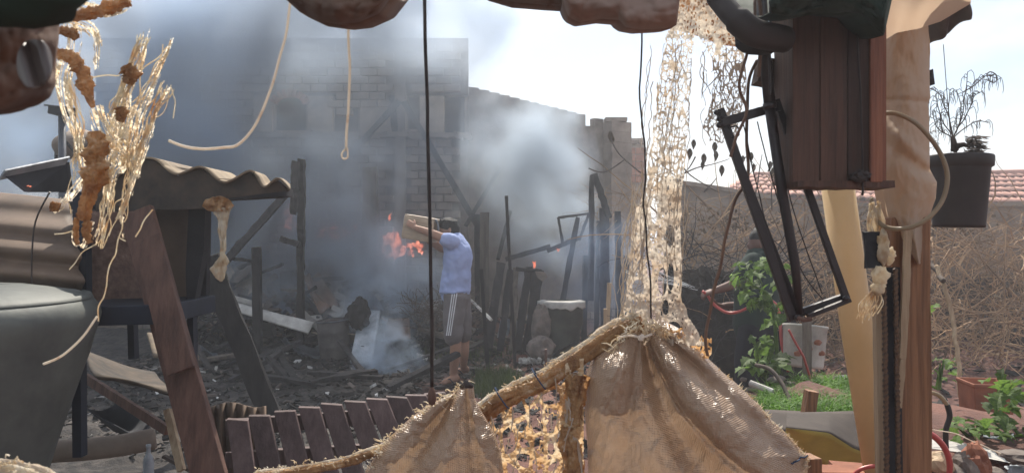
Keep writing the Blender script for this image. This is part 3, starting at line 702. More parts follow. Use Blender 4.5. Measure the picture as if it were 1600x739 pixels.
# burnt chair frame and wires beside the heap
ch = thing('burnt_chair_frame', (P(270, 500, 9.9).x + 0, 9.9, 0), 'twisted black wire and rod frame lying left of the debris', 'metal frame')
for i in range(14):
    x, y = rnd(305, 335), rnd(470, 540); MB().tube(pxline([(x, y, 8.6), (x + rnd(5, 25), y - rnd(-10, 25), 8.5), (x + rnd(20, 55), y + rnd(-25, 5), 8.6)], 8.6, 8), .007, 4).build('rod', M['char'], ch)
# barrel
def vcyl(px, top, bot, rpx, d, prof=None, n=28):
    r = S(rpx, d); c = P(px, bot, d + r); h = S(bot - top, d); return c, r, h
c, r, h = vcyl(525, 486, 546, 25, 9.3); c.z = .02
ba = thing('barrel', c, 'sooty open metal drum standing on the burnt ground', 'barrel')
MB().lathe([(r * .93, 0), (r * .97, h * .05), (r, h * .3), (r * 1.03, h * .33), (r, h * .36), (r, h * .66), (r * 1.03, h * .69), (r, h * .72), (r * 1.0, h), (r * .96, h), (r * .95, h * .1), (0, h * .08)], c, 28, Euler((.04, -.09, 0)).to_matrix()).build('drum', M['drum'], ba, smooth=True)
MB().lathe([(r * .99, h * .97), (r * 1.05, h * .985), (r * 1.05, h * 1.0), (r * .97, h * 1.01)], c, 28, Euler((.04, -.09, 0)).to_matrix()).build('rim', M['metal'], ba, smooth=True)
o = single(MB().blob(c + Vector((0, 0, h * .9)), (r * .9, r * .9, .05), 3, .5, 4), 'ash_heap', 'chip', 'black ash and rags filling the sooty drum', 'ash')
single(MB().beam(c + Vector((.05, 0, h * .8)), c + Vector((.2, .05, h * 1.28)), .06, .05, 5, .01), 'burnt_stick', 'char', 'burnt wood piece sticking out of the sooty drum', 'stick')
# pale dented panel in smoke
pn = thing('appliance_panel', (P(570, 570, 9).x, 9, 0), 'dented pale blue grey appliance panel leaning in smoke beside the drum', 'panel')
sheet('face', [(563, 482, 9.7), (594, 486, 9.6), (581, 570, 9.0), (547, 566, 9.0)], 'palemetal', None, None, bulge=.03, thick=.03, parent=pn)
for (x, y, rr) in ((572, 504, 6), (566, 545, 5), (568, 554, 3)):
    MB().lathe([(S(rr, 9.1), 0), (S(rr, 9.1), .02), (S(rr * .6, 9.1), .02), (0, .01)], P(x, y, 9.12 + (570 - y) * .0035), 12, Euler((R(70), 0, 0)).to_matrix()).build('hole_rim', M['soot'], pn)
for (x, y, m, lab) in ((561, 490, 'char', 'round black lump on top of the pale panel'), (600, 560, 'char', 'dark clod right of the pale panel')):
    single(MB().blob(P(x, y, 9.4), (.13, .1, .2), 3, .35, 2, 2), 'burnt_lump', m, lab, 'debris')
sheet('metal_sheet', [(607, 497, 9.7), (640, 497, 9.7), (642, 530, 9.6), (598, 530, 9.6)], 'rust', 'brown metal box side lying beyond the pale panel', 'metal sheet')
for i, (a, b_) in enumerate([((608, 448), (640, 468)), ((600, 478), (622, 462)), ((612, 462), (650, 475)), ((619, 468), (620, 495)), ((640, 480), (664, 462)), ((596, 470), (604, 500)), ((628, 452), (652, 490))]):
    o = MB().beam(P(*a, 10.4), P(*b_, 10.3), S(6, 10.3), .05, 5, .01).build('charred_board', M['char'])
    tag(o, ['charred board sloping down at the top of the smoking heap','short charred board rising in the smoking heap','charred board running toward the man below the fire','upright charred board end in the smoking heap','charred board rising beside the man\'s shorts','leftmost upright charred scrap of the smoking heap','steep charred board nearest the man'][i], 'board', 'charred boards under the fire')
# slabs / sacks on the ground, white scrap
single(MB().poly([P(650, 554, 9.3), P(668, 559, 9.2), P(667, 563, 9.2), P(650, 558, 9.3)], (0, .08, .01)), 'white_scrap', 'white', 'narrow white scrap lying on the red soil', 'scrap')
single(MB().beam(P(735, 468, 9.8), P(768, 500, 9.2), .03, .03, 5, .003), 'white_stick', 'white', 'thin white stick lying behind the man', 'stick')
# thin standing poles right of the man
beamthing('thin_pole', (791, 306, 8.6), (805, 575, 8.6), 5, .03, 'char', 'tall thin dark pole leaning slightly left right of the man', 'pole', 16, .003)
beamthing('stake', (752, 420, 8.4), (763, 585, 8.4), 6, .04, 'char', 'short dark stake leaning left just right of the man', 'stake', 12, .003)
beamthing('stake', (678, 497, 8.3), (675, 590, 8.2), 5, .03, 'post', 'short thin stake just left of the man', 'stake', 8, .003)
beamthing('stake', (952, 442, 8.0), (947, 560, 8.0), 6, .035, 'palewood', 'pale pointed stick standing right of the grey tub', 'stake', 8, .004)
beamthing('stake', (946, 482, 7.9), (946, 580, 7.9), 6, .035, 'palewood', 'short square stake in front of the pale stick', 'stake', 6, .002)
beamthing('stake', (853, 545, 7.6), (853, 575, 7.6), 4, .03, 'redwood', 'tiny red stake above the rolled sack edge', 'stake', 4, .002)
# leaning timbers
for i, (a, b_, w_, lab) in enumerate([
    ((783, 412), (762, 545), 13, 'leftmost thick burnt timber of the leaning row'),
    ((797, 424), (782, 548), 10, 'second leaning timber with a rounded burnt top'),
    ((806, 420), (800, 550), 9, 'upright narrow timber in the middle of the leaning row'),
    ((826, 420), (808, 550), 11, 'fourth leaning timber beneath the level cross piece'),
    ((843, 424), (822, 552), 13, 'rightmost leaning timber beside the grey tub'),
    ((834, 424), (826, 540), 8, 'narrow timber tucked behind the rightmost one')]):
    beamthing('leaning_timber', (*a, 9.9 + .05 * i), (*b_, 9.5), w_, .09, 'char' if i not in (2,) else 'post', lab, 'timber', 8, .012, group='timbers leaning together right of the man')
beamthing('charred_beam', (806, 420, 9.7), (846, 424, 9.7), 6, .06, 'char', 'level charred piece laid over the leaning timbers', 'beam', 6, .006)
single(MB().poly([P(836, 424, 9.6), P(852, 426, 9.6), P(856, 433, 9.6), P(848, 440, 9.6), P(840, 434, 9.6)], (0, .12, 0)), 'broken_slab', 'stone', 'small pale chunk resting on the leaning timbers', 'stone')
for li, (x, y0, y1) in enumerate(((782, 500, 530), (793, 498, 525), (806, 500, 522), (828, 470, 500))):
    o = MB().poly([P(x, y0, 9.95), P(x + 6, y0 + 2, 9.95), P(x + 1, y1, 9.8), P(x - 5, y1 - 3, 9.8)], (0, .03, 0)).build('pale_strip', M['palemetal']); tag(o, ['pale strip between the first two leaning timbers', 'pale strip right of the second leaning timber', 'short pale strip at the foot of the upright narrow timber', 'higher pale strip before the rightmost leaning timbers'][li], 'strip', 'pale strips between the timbers')
# tub with cloth
c = P(877, 545, 9.5); c.z = 0; rt, rb_ = S(35, 9.2), S(28, 9.2); ht = S(90, 9.5)
tb = thing('large_tub', c, 'big grey green tub with a pale cloth over its rim', 'tub')
MB().lathe([(rb_, 0), (rb_ * 1.04, ht * .25), (rb_ * 1.1, ht * .5), (rt * .97, ht * .58), (rt, ht * .6), (rt, ht * .98), (rt * 1.05, ht), (rt * .95, ht), (rb_ * .9, .05), (0, .05)], c, 28).build('tub_body', M['tub'], tb, smooth=True)
def fcl(u, v):
    a = math.pi * (1.0 + 1.0 * u); rr = rt * (1.07 + .02 * math.sin(u * 40)); zz = ht * 1.02 - v * S(14, 9.3) * (.8 + .4 * noise.noise(Vector((u * 9, 0, 1))))
    k = 1 if v > .15 else .75
    return c + Vector((math.cos(a) * rr * k, math.sin(a) * rr * k, zz))
single(MB().grid(fcl, 30, 6), 'rag', 'white', 'pale stained cloth draped over the rim of the grey tub', 'cloth', smooth=True, solid=.012)
o = single(MB().blob(P(845, 510, 9.3), (.12, .1, .27), 3, .25, 2, 3), 'sack', 'stone', 'slumped pale grey sack beside the tub', 'sack')
single(MB().blob(P(845, 545, 9.1), (.16, .14, .16), 3, .25, 2, 5), 'sack', 'stone', 'lower pale grey sack below the slumped one', 'sack')
mb = MB()
for i in range(180): mb.box(P(rnd(812, 870), rnd(560, 567), rnd(8.9, 9.3)), (.03, .03, .02), Euler((rnd(0, 3), rnd(0, 3), 0)))
tag(mb.build('gravel', M['white'], fixn=False), 'strip of white gravel on the red soil before the tub', kind='stuff')
# burnt trusses right
tr = thing('burnt_truss', (P(935, 520, 10.6).x, 10.6, 0), 'charred upright frame of posts meeting in a point by the vines', 'frame')
for (a, b_, w_) in [((925, 275), (922, 470), 8), ((928, 272), (952, 340), 9), ((944, 325), (946, 560), 14), ((903, 340), (873, 500), 7), ((965, 330), (968, 560), 9), ((915, 400), (912, 560), 8), ((935, 345), (930, 560), 6), ((980, 400), (980, 560), 8)]:
    MB().beam(P(*a, 10.6), P(*b_, 10.5), S(w_, 10.6), .08, 10, .01).build('post', M['char'], tr)
wf = thing('burnt_window_frame', (P(887, 520, 11).x, 11, 0), 'blackened empty window frame tilted in the smoke above the tub', 'window frame')
for (a, b_, w_) in [((872, 340), (920, 334), 4), ((872, 340), (880, 385), 4), ((855, 392), (905, 372), 7), ((920, 334), (905, 375), 4)]:
    MB().beam(P(*a, 11), P(*b_, 11), S(w_, 11), .05, 6, .006).build('bar', M['char'], wf)
beamthing('charred_beam', (790, 405, 11.3), (860, 385, 11.3), 7, .06, 'char', 'charred beam lying level in smoke above the timbers', 'beam')
beamthing('charred_beam', (797, 330, 11.7), (778, 405, 11.3), 6, .06, 'char', 'faint leaning beam in smoke left of the tall thin pole', 'beam')
# debris behind the man / weeds
mb = MB()
for i in range(260): 
    strand_p = P(rnd(640, 740), rnd(475, 520), rnd(9.2, 10)); pts = [strand_p]
    d = Vector((rnd(-1, 1), 0, rnd(0, 1))).normalized()
    for k in range(6): d = (d + Vector((rnd(-.5, .5), rnd(-.5, .5), rnd(-.4, .3)))).normalized(); pts.append(pts[-1] + d * .05)
    mb.tube(pts, .0035, 3)
tag(mb.build('burnt_brush', M['darktwig'], fixn=False), 'dry grey brushwood on the soil behind the man', kind='stuff')
# grass tufts
def blades(mb, cx0, cx1, d0, d1, n, h, wd, z=None, lean=.5):
    for i in range(n):
        x, y = rnd(cx0, cx1), rnd(d0, d1); z0 = gz(x, y) if z is None else z
        hh = h * rnd(.5, 1.2); a = rnd(0, 6.3); lx, ly = math.cos(a) * hh * lean * rnd(.2, 1.3), math.sin(a) * hh * lean * .6
        b = Vector((x, y, z0)); t = b + Vector((lx, ly, hh)); m_ = b + Vector((lx * .35, ly * .35, hh * .6)); q = Vector((math.cos(a + 1.6), math.sin(a + 1.6), 0)) * wd
        mb.add([b - q, b + q, m_ + q * .8, m_ - q * .8, t], [(0, 1, 2, 3), (3, 2, 4)])
mb = MB(); blades(mb, P(742, 0, 7.6).x, P(812, 0, 7.6).x, 7.0, 8.2, 900, .2, .004)
blades(mb, P(600, 0, 8).x, P(800, 0, 8).x, 9.0, 10.5, 500, .15, .004)
tag(mb.build('weeds', M['dullgrass'], fixn=False), 'dull green weeds on the soil near the man', kind='stuff')
# chimney, dish, tilted black sheet
chm = thing('flue_pipe', (P(97, 250, 6).x, 6, 0), 'dark flue pipe with a flat cap at far left', 'chimney')
MB().tube([P(98, 470, 6), P(97, 178, 6)], S(5.5, 6), 10).build('pipe', M['metal'], chm, smooth=True)
MB().box(P(97, 174, 6), (S(30, 6), .12, S(13, 6)), Euler((0, .08, 0))).build('cap', M['soot'], chm)
MB().box(P(95, 167.5, 6), (S(33, 6), .16, .012), Euler((.1, .12, 0))).build('cap_plate', M['soot'], chm)
dsh = thing('satellite_dish', (P(92, 225, 6.6).x, 6.6, P(92, 262, 6.6).z), 'round grey satellite dish behind the dark flue pipe', 'satellite dish')
rr = S(33, 6.5)
MB().grid(lambda u, v: P(91, 220, 6.5) + Vector((math.cos(u * 2 * math.pi) * rr * v, .25 * v * v - .3 + .3, math.sin(u * 2 * math.pi) * rr * .68 * v + math.cos(u * 2 * math.pi) * rr * .2 * v)), 32, 6).build('reflector', M['concrete'], dsh, smooth=True, solid=.01)
MB().tube([P(103, 222, 6.2), P(118, 240, 6.4)], .012, 6).build('arm', M['soot'], dsh)
MB().tube([P(91, 225, 6.8), P(91, 300, 6.8)], .03, 8).build('mast', M['soot'], dsh)
# flames
FT = [  # (x0,y0,x1,y1,depth,seed)
    (588, 335, 636, 414, 11.3, 1), (600, 350, 650, 412, 11.15, 5), (622, 366, 672, 408, 11.4, 9), (590, 365, 630, 414, 11.0, 14), (480, 345, 560, 380, 11.5, 21), (438, 300, 470, 380, 11.5, 25)]
fr = thing('fire', (P(625, 412, 11).x, 11, P(625, 414, 11).z), 'bright orange flames burning left of the man', 'fire')
for (x0, y0, x1, y1, d, sd_) in FT:
    cx = (x0 + x1) / 2; hw = (x1 - x0) / 2
    def ff(X, Y, x0=x0, y0=y0, x1=x1, y1=y1, sd_=sd_, cx=cx, hw=hw):
        v = (Y - y0) / (y1 - y0)
        return .105 - np.abs(fb(X / 9 + sd_ * 7, Y / 13 + sd_, 4) - .5) * .9 - np.maximum(0, np.hypot((X - cx) / hw, (v - .55) * 2 / .9) - .45) * .38
    m_ = MB(); lace(m_, x0, y0, x1, y1, 1.2, ff, lambda X, Y, d=d, s=sd_: d + .25 * (fb(X / 12 + s, Y / 12, 2) - .5))
    m_.build('flame', M['fire'], fr, solid=.02)
for (x, y, w_, h_, lab, dd) in [(554, 355, 4, 9, 'small flame glowing in the smoke below the ledge', 11.4), (522, 354, 4, 12, 'small pointed flame in the smoke right of the charred post', 11.4), (455, 322, 6, 16, 'reddish flame in the smoke left of the charred post', 11.3), (834, 414, 8, 10, 'small flame at the end of the leaning timbers', 9.9), (872, 391, 4, 5, 'tiny glowing ember on the tilted window frame', 10.9), (47, 291, 7, 3, 'small red ember on the slanted black sheet', 2.75), (610, 340, 5, 10, 'thin flame tip above the main fire', 11)]:
    if lab.startswith('faint') : continue
    b = MB()
    for k in range(4):
        cx, cy = x + rnd(-.4, .4) * w_, y + rnd(-.3, .3) * h_; s = rnd(.5, 1)
        b.tube([P(cx, cy + h_ * .5 * s, dd), P(cx + rnd(-2, 2), cy, dd - .03), P(cx + rnd(-3, 3), cy - h_ * .5 * s, dd)], [S(w_ * .1, dd), S(w_ * .22 * s, dd), S(.3, dd)], 6)
    single(b, 'flame', 'fire', lab, 'fire')
# ================================================================ PEOPLE
from mathutils.bvhtree import BVHTree
def bvh(o):
    dg = bpy.context.evaluated_depsgraph_get(); e = o.evaluated_get(dg); me = e.to_mesh()
    mw = Matrix.Translation(ORG[o]); t = BVHTree.FromPolygons([mw @ v.co for v in me.vertices], [tuple(p.vertices) for p in me.polygons]); e.to_mesh_clear(); return t
def limb(mb, pts, rs, flat=1.0, n=14, up=None):
    k = 5 * (len(pts) - 1) + 1; sp = spline(pts, k)
    rr = [float(np.interp(i / (k - 1) * (len(pts) - 1), range(len(pts)), rs)) for i in range(k)]
    mb.tube(sp, rr, n, flat, up)
    for p, r in ((sp[0], rr[0]), (sp[-1], rr[-1])): mb.blob(p, (r * .98, r * .98, r * .98), 2, 0)
def hand(mb, wrist, dirn, palm_n, size=.085, curl=.5, thumb_side=1):
    """palm plus five separate bent fingers; dirn towards the fingertips, palm_n out of the palm"""
    d = Vector(dirn).normalized(); nrm = Vector(palm_n).normalized(); s = d.cross(nrm).normalized() * thumb_side
    w0 = Vector(wrist)
    mb.tube([w0 - d * .02, w0 + d * size * .5, w0 + d * size], [.025, .036, .036], 10, .45, nrm.cross(d).cross(d) if False else nrm)
    for i, ln in enumerate((.066, .074, .068, .054)):
        b = w0 + d * size * .95 + s * (.027 - .018 * i)
        p1 = b + (d * math.cos(curl * .6) + nrm * math.sin(curl * .6)) * ln * .45
        p2 = p1 + (d * math.cos(curl * 1.7) + nrm * math.sin(curl * 1.7)) * ln * .35
        p3 = p2 + (d * math.cos(curl * 2.7) + nrm * math.sin(curl * 2.7)) * ln * .25
        mb.tube([b - d * .02, b, p1, p2, p3], [.009, .0092, .0088, .008, .0065], 8)
    b = w0 + d * size * .3 + s * .03
    mb.tube([b - s * .02, b, b + (s * .6 + d * .7 + nrm * .4) * .035, b + (s * .4 + d + nrm * .8) * .055], [.012, .0115, .0105, .008], 8)
D = 7.85
Q = lambda x, y, dy=0: P(x, y, D + dy)
man = thing('person', (Q(712, 600).x, D, 0), 'person in pale blue t-shirt and grey striped shorts swinging a cream container', 'person', )
mb = MB()
# head, turned away to the left and down behind the arm
mb.blob(Q(700, 357, -.0), (.088, .075, .105), 3, .02, 2)
mb.blob(Q(697, 364, .0), (.07, .055, .085), 3, 0)           # jaw and face
mb.tube([Q(686, 361, .0), Q(683.5, 365, .0), Q(686.5, 367, 0)], [.008, .015, .01], 8)   # nose
mb.tube([Q(688, 369.5, -.02), Q(686.6, 370.5, 0), Q(688, 370, .02)], .008, 6)
mb.blob(Q(703, 360, -.082), (.016, .01, .03), 2, 0)
limb(mb, [Q(704, 362), Q(708, 375)], [.052, .06])
limb(mb, [Q(709, 374), Q(714, 400), Q(713, 440), Q(714, 462)], [.09, .125, .11, .12], 1.25, 18)
# near arm: shoulder, elbow, wrist
W1 = Q(649, 356, -.22)
limb(mb, [Q(703, 377, -.17), Q(691, 372, -.2), Q(672, 364, -.23), W1], [.06, .05, .042, .028])
hand(mb, W1, Q(638, 348, -.19) - W1, (0, 1, -.1), curl=.75, thumb_side=-1)
W2 = Q(662, 371, .12)
limb(mb, [Q(705, 379, .17), Q(693, 388, .18), Q(678, 380, .16), W2], [.06, .048, .042, .028])
hand(mb, W2, Q(648, 372, .09) - W2, (-.1, -.2, 1), curl=.5, thumb_side=1)
# legs
limb(mb, [Q(711, 462, -.09), Q(711, 500, -.1), Q(712, 532, -.1), Q(711, 556, -.08), Q(708, 586, -.06)], [.1, .085, .058, .056, .036])
limb(mb, [Q(718, 462, .09), Q(722, 500, .1), Q(725, 530, .12), Q(725, 552, .14), Q(724, 573, .3)], [.1, .085, .056, .052, .036])
def foot(mb, heel, toe, h=.05):
    heel, toe = Vector(heel), Vector(toe)
    limb(mb, [heel + Vector((0, 0, h * .9)), heel.lerp(toe, .45) + Vector((0, 0, h * .75)), heel.lerp(toe, .85) + Vector((0, 0, h * .45))], [.038, .036, .026])
    s = (toe - heel).normalized().cross(Vector((0, 0, 1)))
    for k in range(5): mb.blob(toe + s * (.028 - .014 * k) + Vector((0, 0, .018)) - (toe - heel).normalized() * (.004 + .006 * k), (.013, .013, .012), 1, 0)
f1h, f1t = Q(713, 596, -.06), Q(690, 601, -.16); f1h.z = .03; f1t.z = .025
f2h, f2t = Q(727, 575, .3), Q(717, 578, .36); f2h.z = .03; f2t.z = .025
f2h = Vector((f2h.x, 8.3, .03)); f2t = Vector((f2h.x - .16, 8.2, .025))
foot(mb, f1h, f1t); foot(mb, f2h, f2t)
limb(mb, [Q(708, 586, -.06), f1h + Vector((0, 0, .05))], [.036, .036]); limb(mb, [Q(724, 573, .3), f2h + Vector((0, 0, .05))], [.036, .036])
mb.build('body', M['skin'], man, smooth=True, remesh=.0075)
# hair
mb = MB(); mb.blob(Q(701, 352.5, .0), (.097, .088, .085), 3, .07, 6); mb.blob(Q(707, 358, .0), (.075, .08, .08), 3, .08, 7)
for i in range(60):
    a = rnd(0, 6.3); mb.tube([Q(701, 350) + Vector((math.cos(a) * .07, math.sin(a) * .06, .02)), Q(701, 350) + Vector((math.cos(a) * .1, math.sin(a) * .085, rnd(.01, .06)))], [.012, .003], 5)
mb.build('hair', M['hair'], man, smooth=True, remesh=.009)
# t-shirt
mb = MB()
limb(mb, [Q(706, 374), Q(715, 396), Q(714, 425), Q(711, 448), Q(711, 456)], [.105, .15, .142, .15, .158], 1.3, 24)
limb(mb, [Q(706, 378, -.16), Q(694, 374, -.2)], [.085, .068], 1)
limb(mb, [Q(708, 380, .16), Q(698, 386, .19)], [.085, .068], 1)
o = mb.build('t_shirt', M['shirt'], man, smooth=True, remesh=.012)
tx = bpy.data.textures.new('fold', 'CLOUDS'); tx.noise_scale = .09
md = o.modifiers.new('d', 'DISPLACE'); md.texture = tx; md.strength = .035; md.mid_level = .5
# shorts
mb = MB()
limb(mb, [Q(713, 450), Q(714, 468)], [.135, .135], 1.2, 20)
limb(mb, [Q(711, 462, -.07), Q(709, 495, -.1), Q(708.5, 526, -.1)], [.12, .105, .098], 1.1, 18)
limb(mb, [Q(718, 462, .08), Q(722, 495, .1), Q(724, 523, .1)], [.115, .095, .085], 1.1, 18)
o = mb.build('shorts', M['shorts'], man, smooth=True, remesh=.011)
md = o.modifiers.new('d', 'DISPLACE'); md.texture = tx; md.strength = .02; md.mid_level = .5
bpy.context.view_layer.update(); T = bvh(o)
for k in range(3):
    mb = MB(); vs = []
    for i in range(20):
        t = i / 19; py = 455 + 69 * t; px = 707.5 - 9.5 * t + k * 3.6 * (1 - .15 * t) - 1
        row = []
        for s in (0, 1.5):
            p = P(px + s, py, D - .6); hit = T.ray_cast(Vector((0, 0, 1.5)), (p - Vector((0, 0, 1.5))).normalized())[0]
            if hit is None: hit = P(px + s, py, D - .15)
            row.append(hit - Vector((0, .006, 0)))
        vs += row
    mb.add(vs, [(2 * i, 2 * i + 1, 2 * i + 3, 2 * i + 2) for i in range(19)])
    mb.build('side_stripe', M['stripe'], man, solid=.004)
for (h, t) in ((f1h, f1t), (f2h, f2t)):
    mb = MB(); dr = (t - h).normalized(); s = dr.cross(Vector((0, 0, 1)))
    pts = []
    for k in range(16):
        a = 2 * math.pi * k / 16; pts.append(h.lerp(t, .5) + dr * math.cos(a) * .155 + s * math.sin(a) * .05 - Vector((0, 0, .022)))
    mb.poly(pts, (0, 0, .018))
    mb.tube([h.lerp(t, .3) + s * .045, h.lerp(t, .55) + s * .03 + Vector((0, 0, .055)), h.lerp(t, .8) + Vector((0, 0, .045)), h.lerp(t, .55) - s * .03 + Vector((0, 0, .055)), h.lerp(t, .3) - s * .045], .007, 6)
    mb.build('sandal', M['rubber'], man)
# container
ct = thing('plastic_container', Q(658, 378), 'cream ribbed plastic container held up and tipped in both hands', 'container')
rot = Euler((0, R(9), R(-8))).to_matrix(); cc = Q(658, 357, -.02)
mb = MB(); a, b_, h_ = .155, .12, .115
for (c_, sz) in [((0, 0, -h_), (2 * a, 2 * b_, .012)), ((0, b_, 0), (2 * a, .012, 2 * h_ - .015)), ((0, -b_, 0), (2 * a, .012, 2 * h_ - .015)), ((-a, 0, 0), (.012, 2 * b_ - .015, 2 * h_ - .015)), ((0, 0, h_), (2 * a, 2 * b_, .012))]:
    mb.box(cc + rot @ Vector(c_), sz, rot)
mb.build('shell', M['crate'], ct, bevel=.01)
for k in range(5):
    mb = MB(); mb.box(cc + rot @ Vector((0, -b_ - .009, -.07 + .035 * k)), (2 * a * .96, .01, .011), rot); mb.build('rib', M['crate'], ct)
mb = MB(); mb.tube([cc + rot @ Vector(v) for v in ((a, -.09, h_), (a + .02, -.05, h_ * .6), (a + .025, 0, 0), (a + .02, .0, -h_ * .7))], .012, 6); mb.build('rim', M['palemetal'], ct, smooth=True)

# second person with the hose
D2 = 6.5; Q = lambda x, y, dy=0: P(x, y, D2 + dy)
M['skin2'] = mat('shaded_skin', rgb(.15, .075, .055), rgb(.12, .06, .045), rough=.6, scale=8, bump=.05)  # darker copy of the skin, shade put into its colour
pr = thing('person', (Q(1180, 640).x, D2, 0), 'person in dark clothes with lime cuffs aiming a red hose behind the leafy plant', 'person')
mb = MB()
mb.blob(Q(1186, 378), (.085, .095, .115), 3, 0); mb.blob(Q(1180, 386), (.06, .06, .08), 3, 0)
mb.tube([Q(1172, 378), Q(1168.5, 384), Q(1172, 386)], [.009, .016, .01], 8)
mb.blob(Q(1188, 382, -.092), (.016, .012, .03), 2, 0)
limb(mb, [Q(1190, 388), Q(1190, 402)], [.055, .06])
limb(mb, [Q(1188, 405), Q(1185, 450), Q(1182, 500)], [.12, .15, .14], 1.2, 18)
Wr = Q(1117, 454, -.2)
limb(mb, [Q(1172, 412, -.15), Q(1152, 440, -.2), Wr], [.06, .045, .028])
hand(mb, Wr, Q(1101, 459, -.2) - Wr, (.1, .4, -.8), curl=.9, thumb_side=-1)
W3 = Q(1130, 478, .1)
limb(mb, [Q(1190, 412, .17), Q(1168, 470, .2), W3], [.06, .045, .028]); hand(mb, W3, Q(1115, 474, .05) - W3, (0, 0, 1), curl=.6)
limb(mb, [Q(1180, 500, -.1), Q(1168, 570, -.12), Q(1172, 640, -.1)], [.1, .065, .045]); limb(mb, [Q(1186, 500, .1), Q(1192, 570, .1), Q(1196, 640, .12)], [.1, .065, .045])
for x, dy in ((1172, -.1), (1196, .12)): foot(mb, Vector((Q(x, 640).x, D2 + dy, .03)), Vector((Q(x, 640).x - .17, D2 + dy - .03, .025)))
mb.build('body', M['skin2'], pr, smooth=True, remesh=.009)
mb = MB(); mb.blob(Q(1188, 374), (.094, .1, .105), 3, .05, 6); mb.build('hair', M['hair'], pr, smooth=True, remesh=.011)
mb = MB()
limb(mb, [Q(1188, 404), Q(1183, 440), Q(1181, 480), Q(1180, 510)], [.135, .185, .18, .19], 1.2, 22)
limb(mb, [Q(1178, 410, -.14), Q(1162, 424, -.18), Q(1150, 438, -.2)], [.09, .072, .06]); limb(mb, [Q(1190, 412, .15), Q(1178, 445, .19)], [.09, .065])
o = mb.build('shirt', M['darkgreen'], pr, smooth=True, remesh=.013)
mb = MB(); mb.tube([Q(1152, 436, -.2), Q(1148, 440, -.2)], [.064, .064], 14); mb.build('cuff', M['lime'], pr, smooth=True)
mb = MB(); mb.tube([Q(1190, 396), Q(1189, 401)], [.072, .085], 14); mb.build('collar', M['lime'], pr, smooth=True)
mb = MB()
limb(mb, [Q(1181, 500), Q(1181, 520)], [.17, .17], 1.2, 20); limb(mb, [Q(1178, 515, -.1), Q(1166, 570, -.12), Q(1170, 632, -.1)], [.13, .1, .085]); limb(mb, [Q(1188, 515, .1), Q(1192, 570, .1), Q(1196, 632, .12)], [.13, .1, .085])
mb.build('trousers', M['navyfab'], pr, smooth=True, remesh=.013)
mb = MB(); mb.tube(pxline([(1098, 455, 6.28), (1106, 462, 6.3), (1114, 474, 6.3), (1132, 487, 6.25), (1150, 488, 6.2), (1170, 480, 6.1), (1192, 468, 6.1), (1215, 480, 6.0), (1222, 540, 5.9), (1232, 580, 5.9)], 6.3, 50), .012, 8)
single(mb, 'garden_hose', 'redhose', 'red hose looping from the dark clothed person past the bucket', 'hose', smooth=True)
mb = MB()
for i in range(26):
    a = rnd(-.12, .12); l = rnd(.2, .9); s = Vector(Q(1099, 455, -.22)); e = s + Vector((-l, rnd(-.05, .05), .33 * l + a * l))
    m_ = s.lerp(e, rnd(.2, .6)); mb.tube([m_, m_.lerp(e, .25), m_.lerp(e, .5)], [.0025, .002, .0008], 4)
M['waterj'] = mat('water_spray', rgb(.75, .78, .8), rgb(.6, .62, .65), rough=.15, scale=8, bump=0, transl=.5, spec=.8)
tag(mb.build('water_spray', M['waterj'], smooth=True), 'thin spray of water leaving the red hose', kind='stuff')

# ================================================================ LEFT SHED
sh = thing('lean_to_shed', (P(230, 600, 3.1).x, 3.1, 0), 'low dark shed with a wavy fibre cement roof', 'shed')
tops = [(170, 290), (205, 254), (240, 248), (274, 272), (314, 261), (350, 285), (392, 267), (412, 292), (434, 279), (453, 297)]
def fr_(u, v):
    k = u * (len(tops) - 1); 
    pr_ = spline([Vector((a, b_, 0)) for a, b_ in tops], 91)[min(90, int(u * 90))]
    p = P(pr_.x, pr_.y, 2.9); return Vector((p.x - v * .374, 2.9 + v * 1.3, p.z + (P(0, 262, 2.9).z - p.z) * v * .25 + v * .085))
MB().grid(fr_, 90, 6).build('roof_sheet', M['cement'], sh, smooth=True, solid=.008)
MB().poly([P(x, y + 1, 2.925) for x, y in [(150, 300), (205, 256), (224, 250), (240, 250), (258, 262), (274, 274), (290, 272), (314, 263), (334, 276), (350, 286), (368, 280), (392, 269), (412, 293), (434, 281), (450, 297), (352, 309), (325, 325), (150, 330)]], (0, .03, 0)).build('fascia', M['cement2'], sh)
MB().beam(P(120, 322, 2.98), P(452, 301, 2.98), .03, .1, 6, .002).build('batten', M['soot'], sh)
mb = MB(); mb.grid(lambda u, v: P(140 + 312 * u, [(322 - 21 * u)] [0] - (1 - v) * 30 + 18 * 0, 2.97 + .9 * (1 - v)), 8, 3); 
MB().poly([P(133, 300, 3.15), P(210, 285, 3.15), P(325, 290, 3.15), P(322, 470, 3.15), P(133, 476, 3.15)], (0, .04, 0)).build('back_wall', M['soot'], sh)
MB().poly([P(138, 330, 3.1), P(222, 325, 3.1), P(228, 470, 3.1), P(137, 474, 3.1)], (0, .03, 0)).build('side_board', M['panel'], sh)
MB().poly([P(226, 330, 3.12), P(308, 325, 3.12), P(296, 468, 3.12), P(232, 470, 3.12)], (0, .03, 0)).build('side_board', M['brownsheet'], sh)
MB().poly([P(296, 300, 3.0), P(322, 300, 3.0), P(318, 392, 3.0), P(304, 470, 3.0), P(294, 560, 3.0), P(290, 420, 3.0)], (0, .05, 0)).build('corner_board', M['soot'], sh)
tb2 = thing('work_bench', (P(210, 600, 2.9).x, 2.9, 0), 'dark blue bench under the shed between tank and red plank', 'bench')
MB().beam(P(140, 486, 2.95), P(302, 482, 2.95), S(28, 2.95), .45).build('top', M['navy'], tb2, bevel=.004)
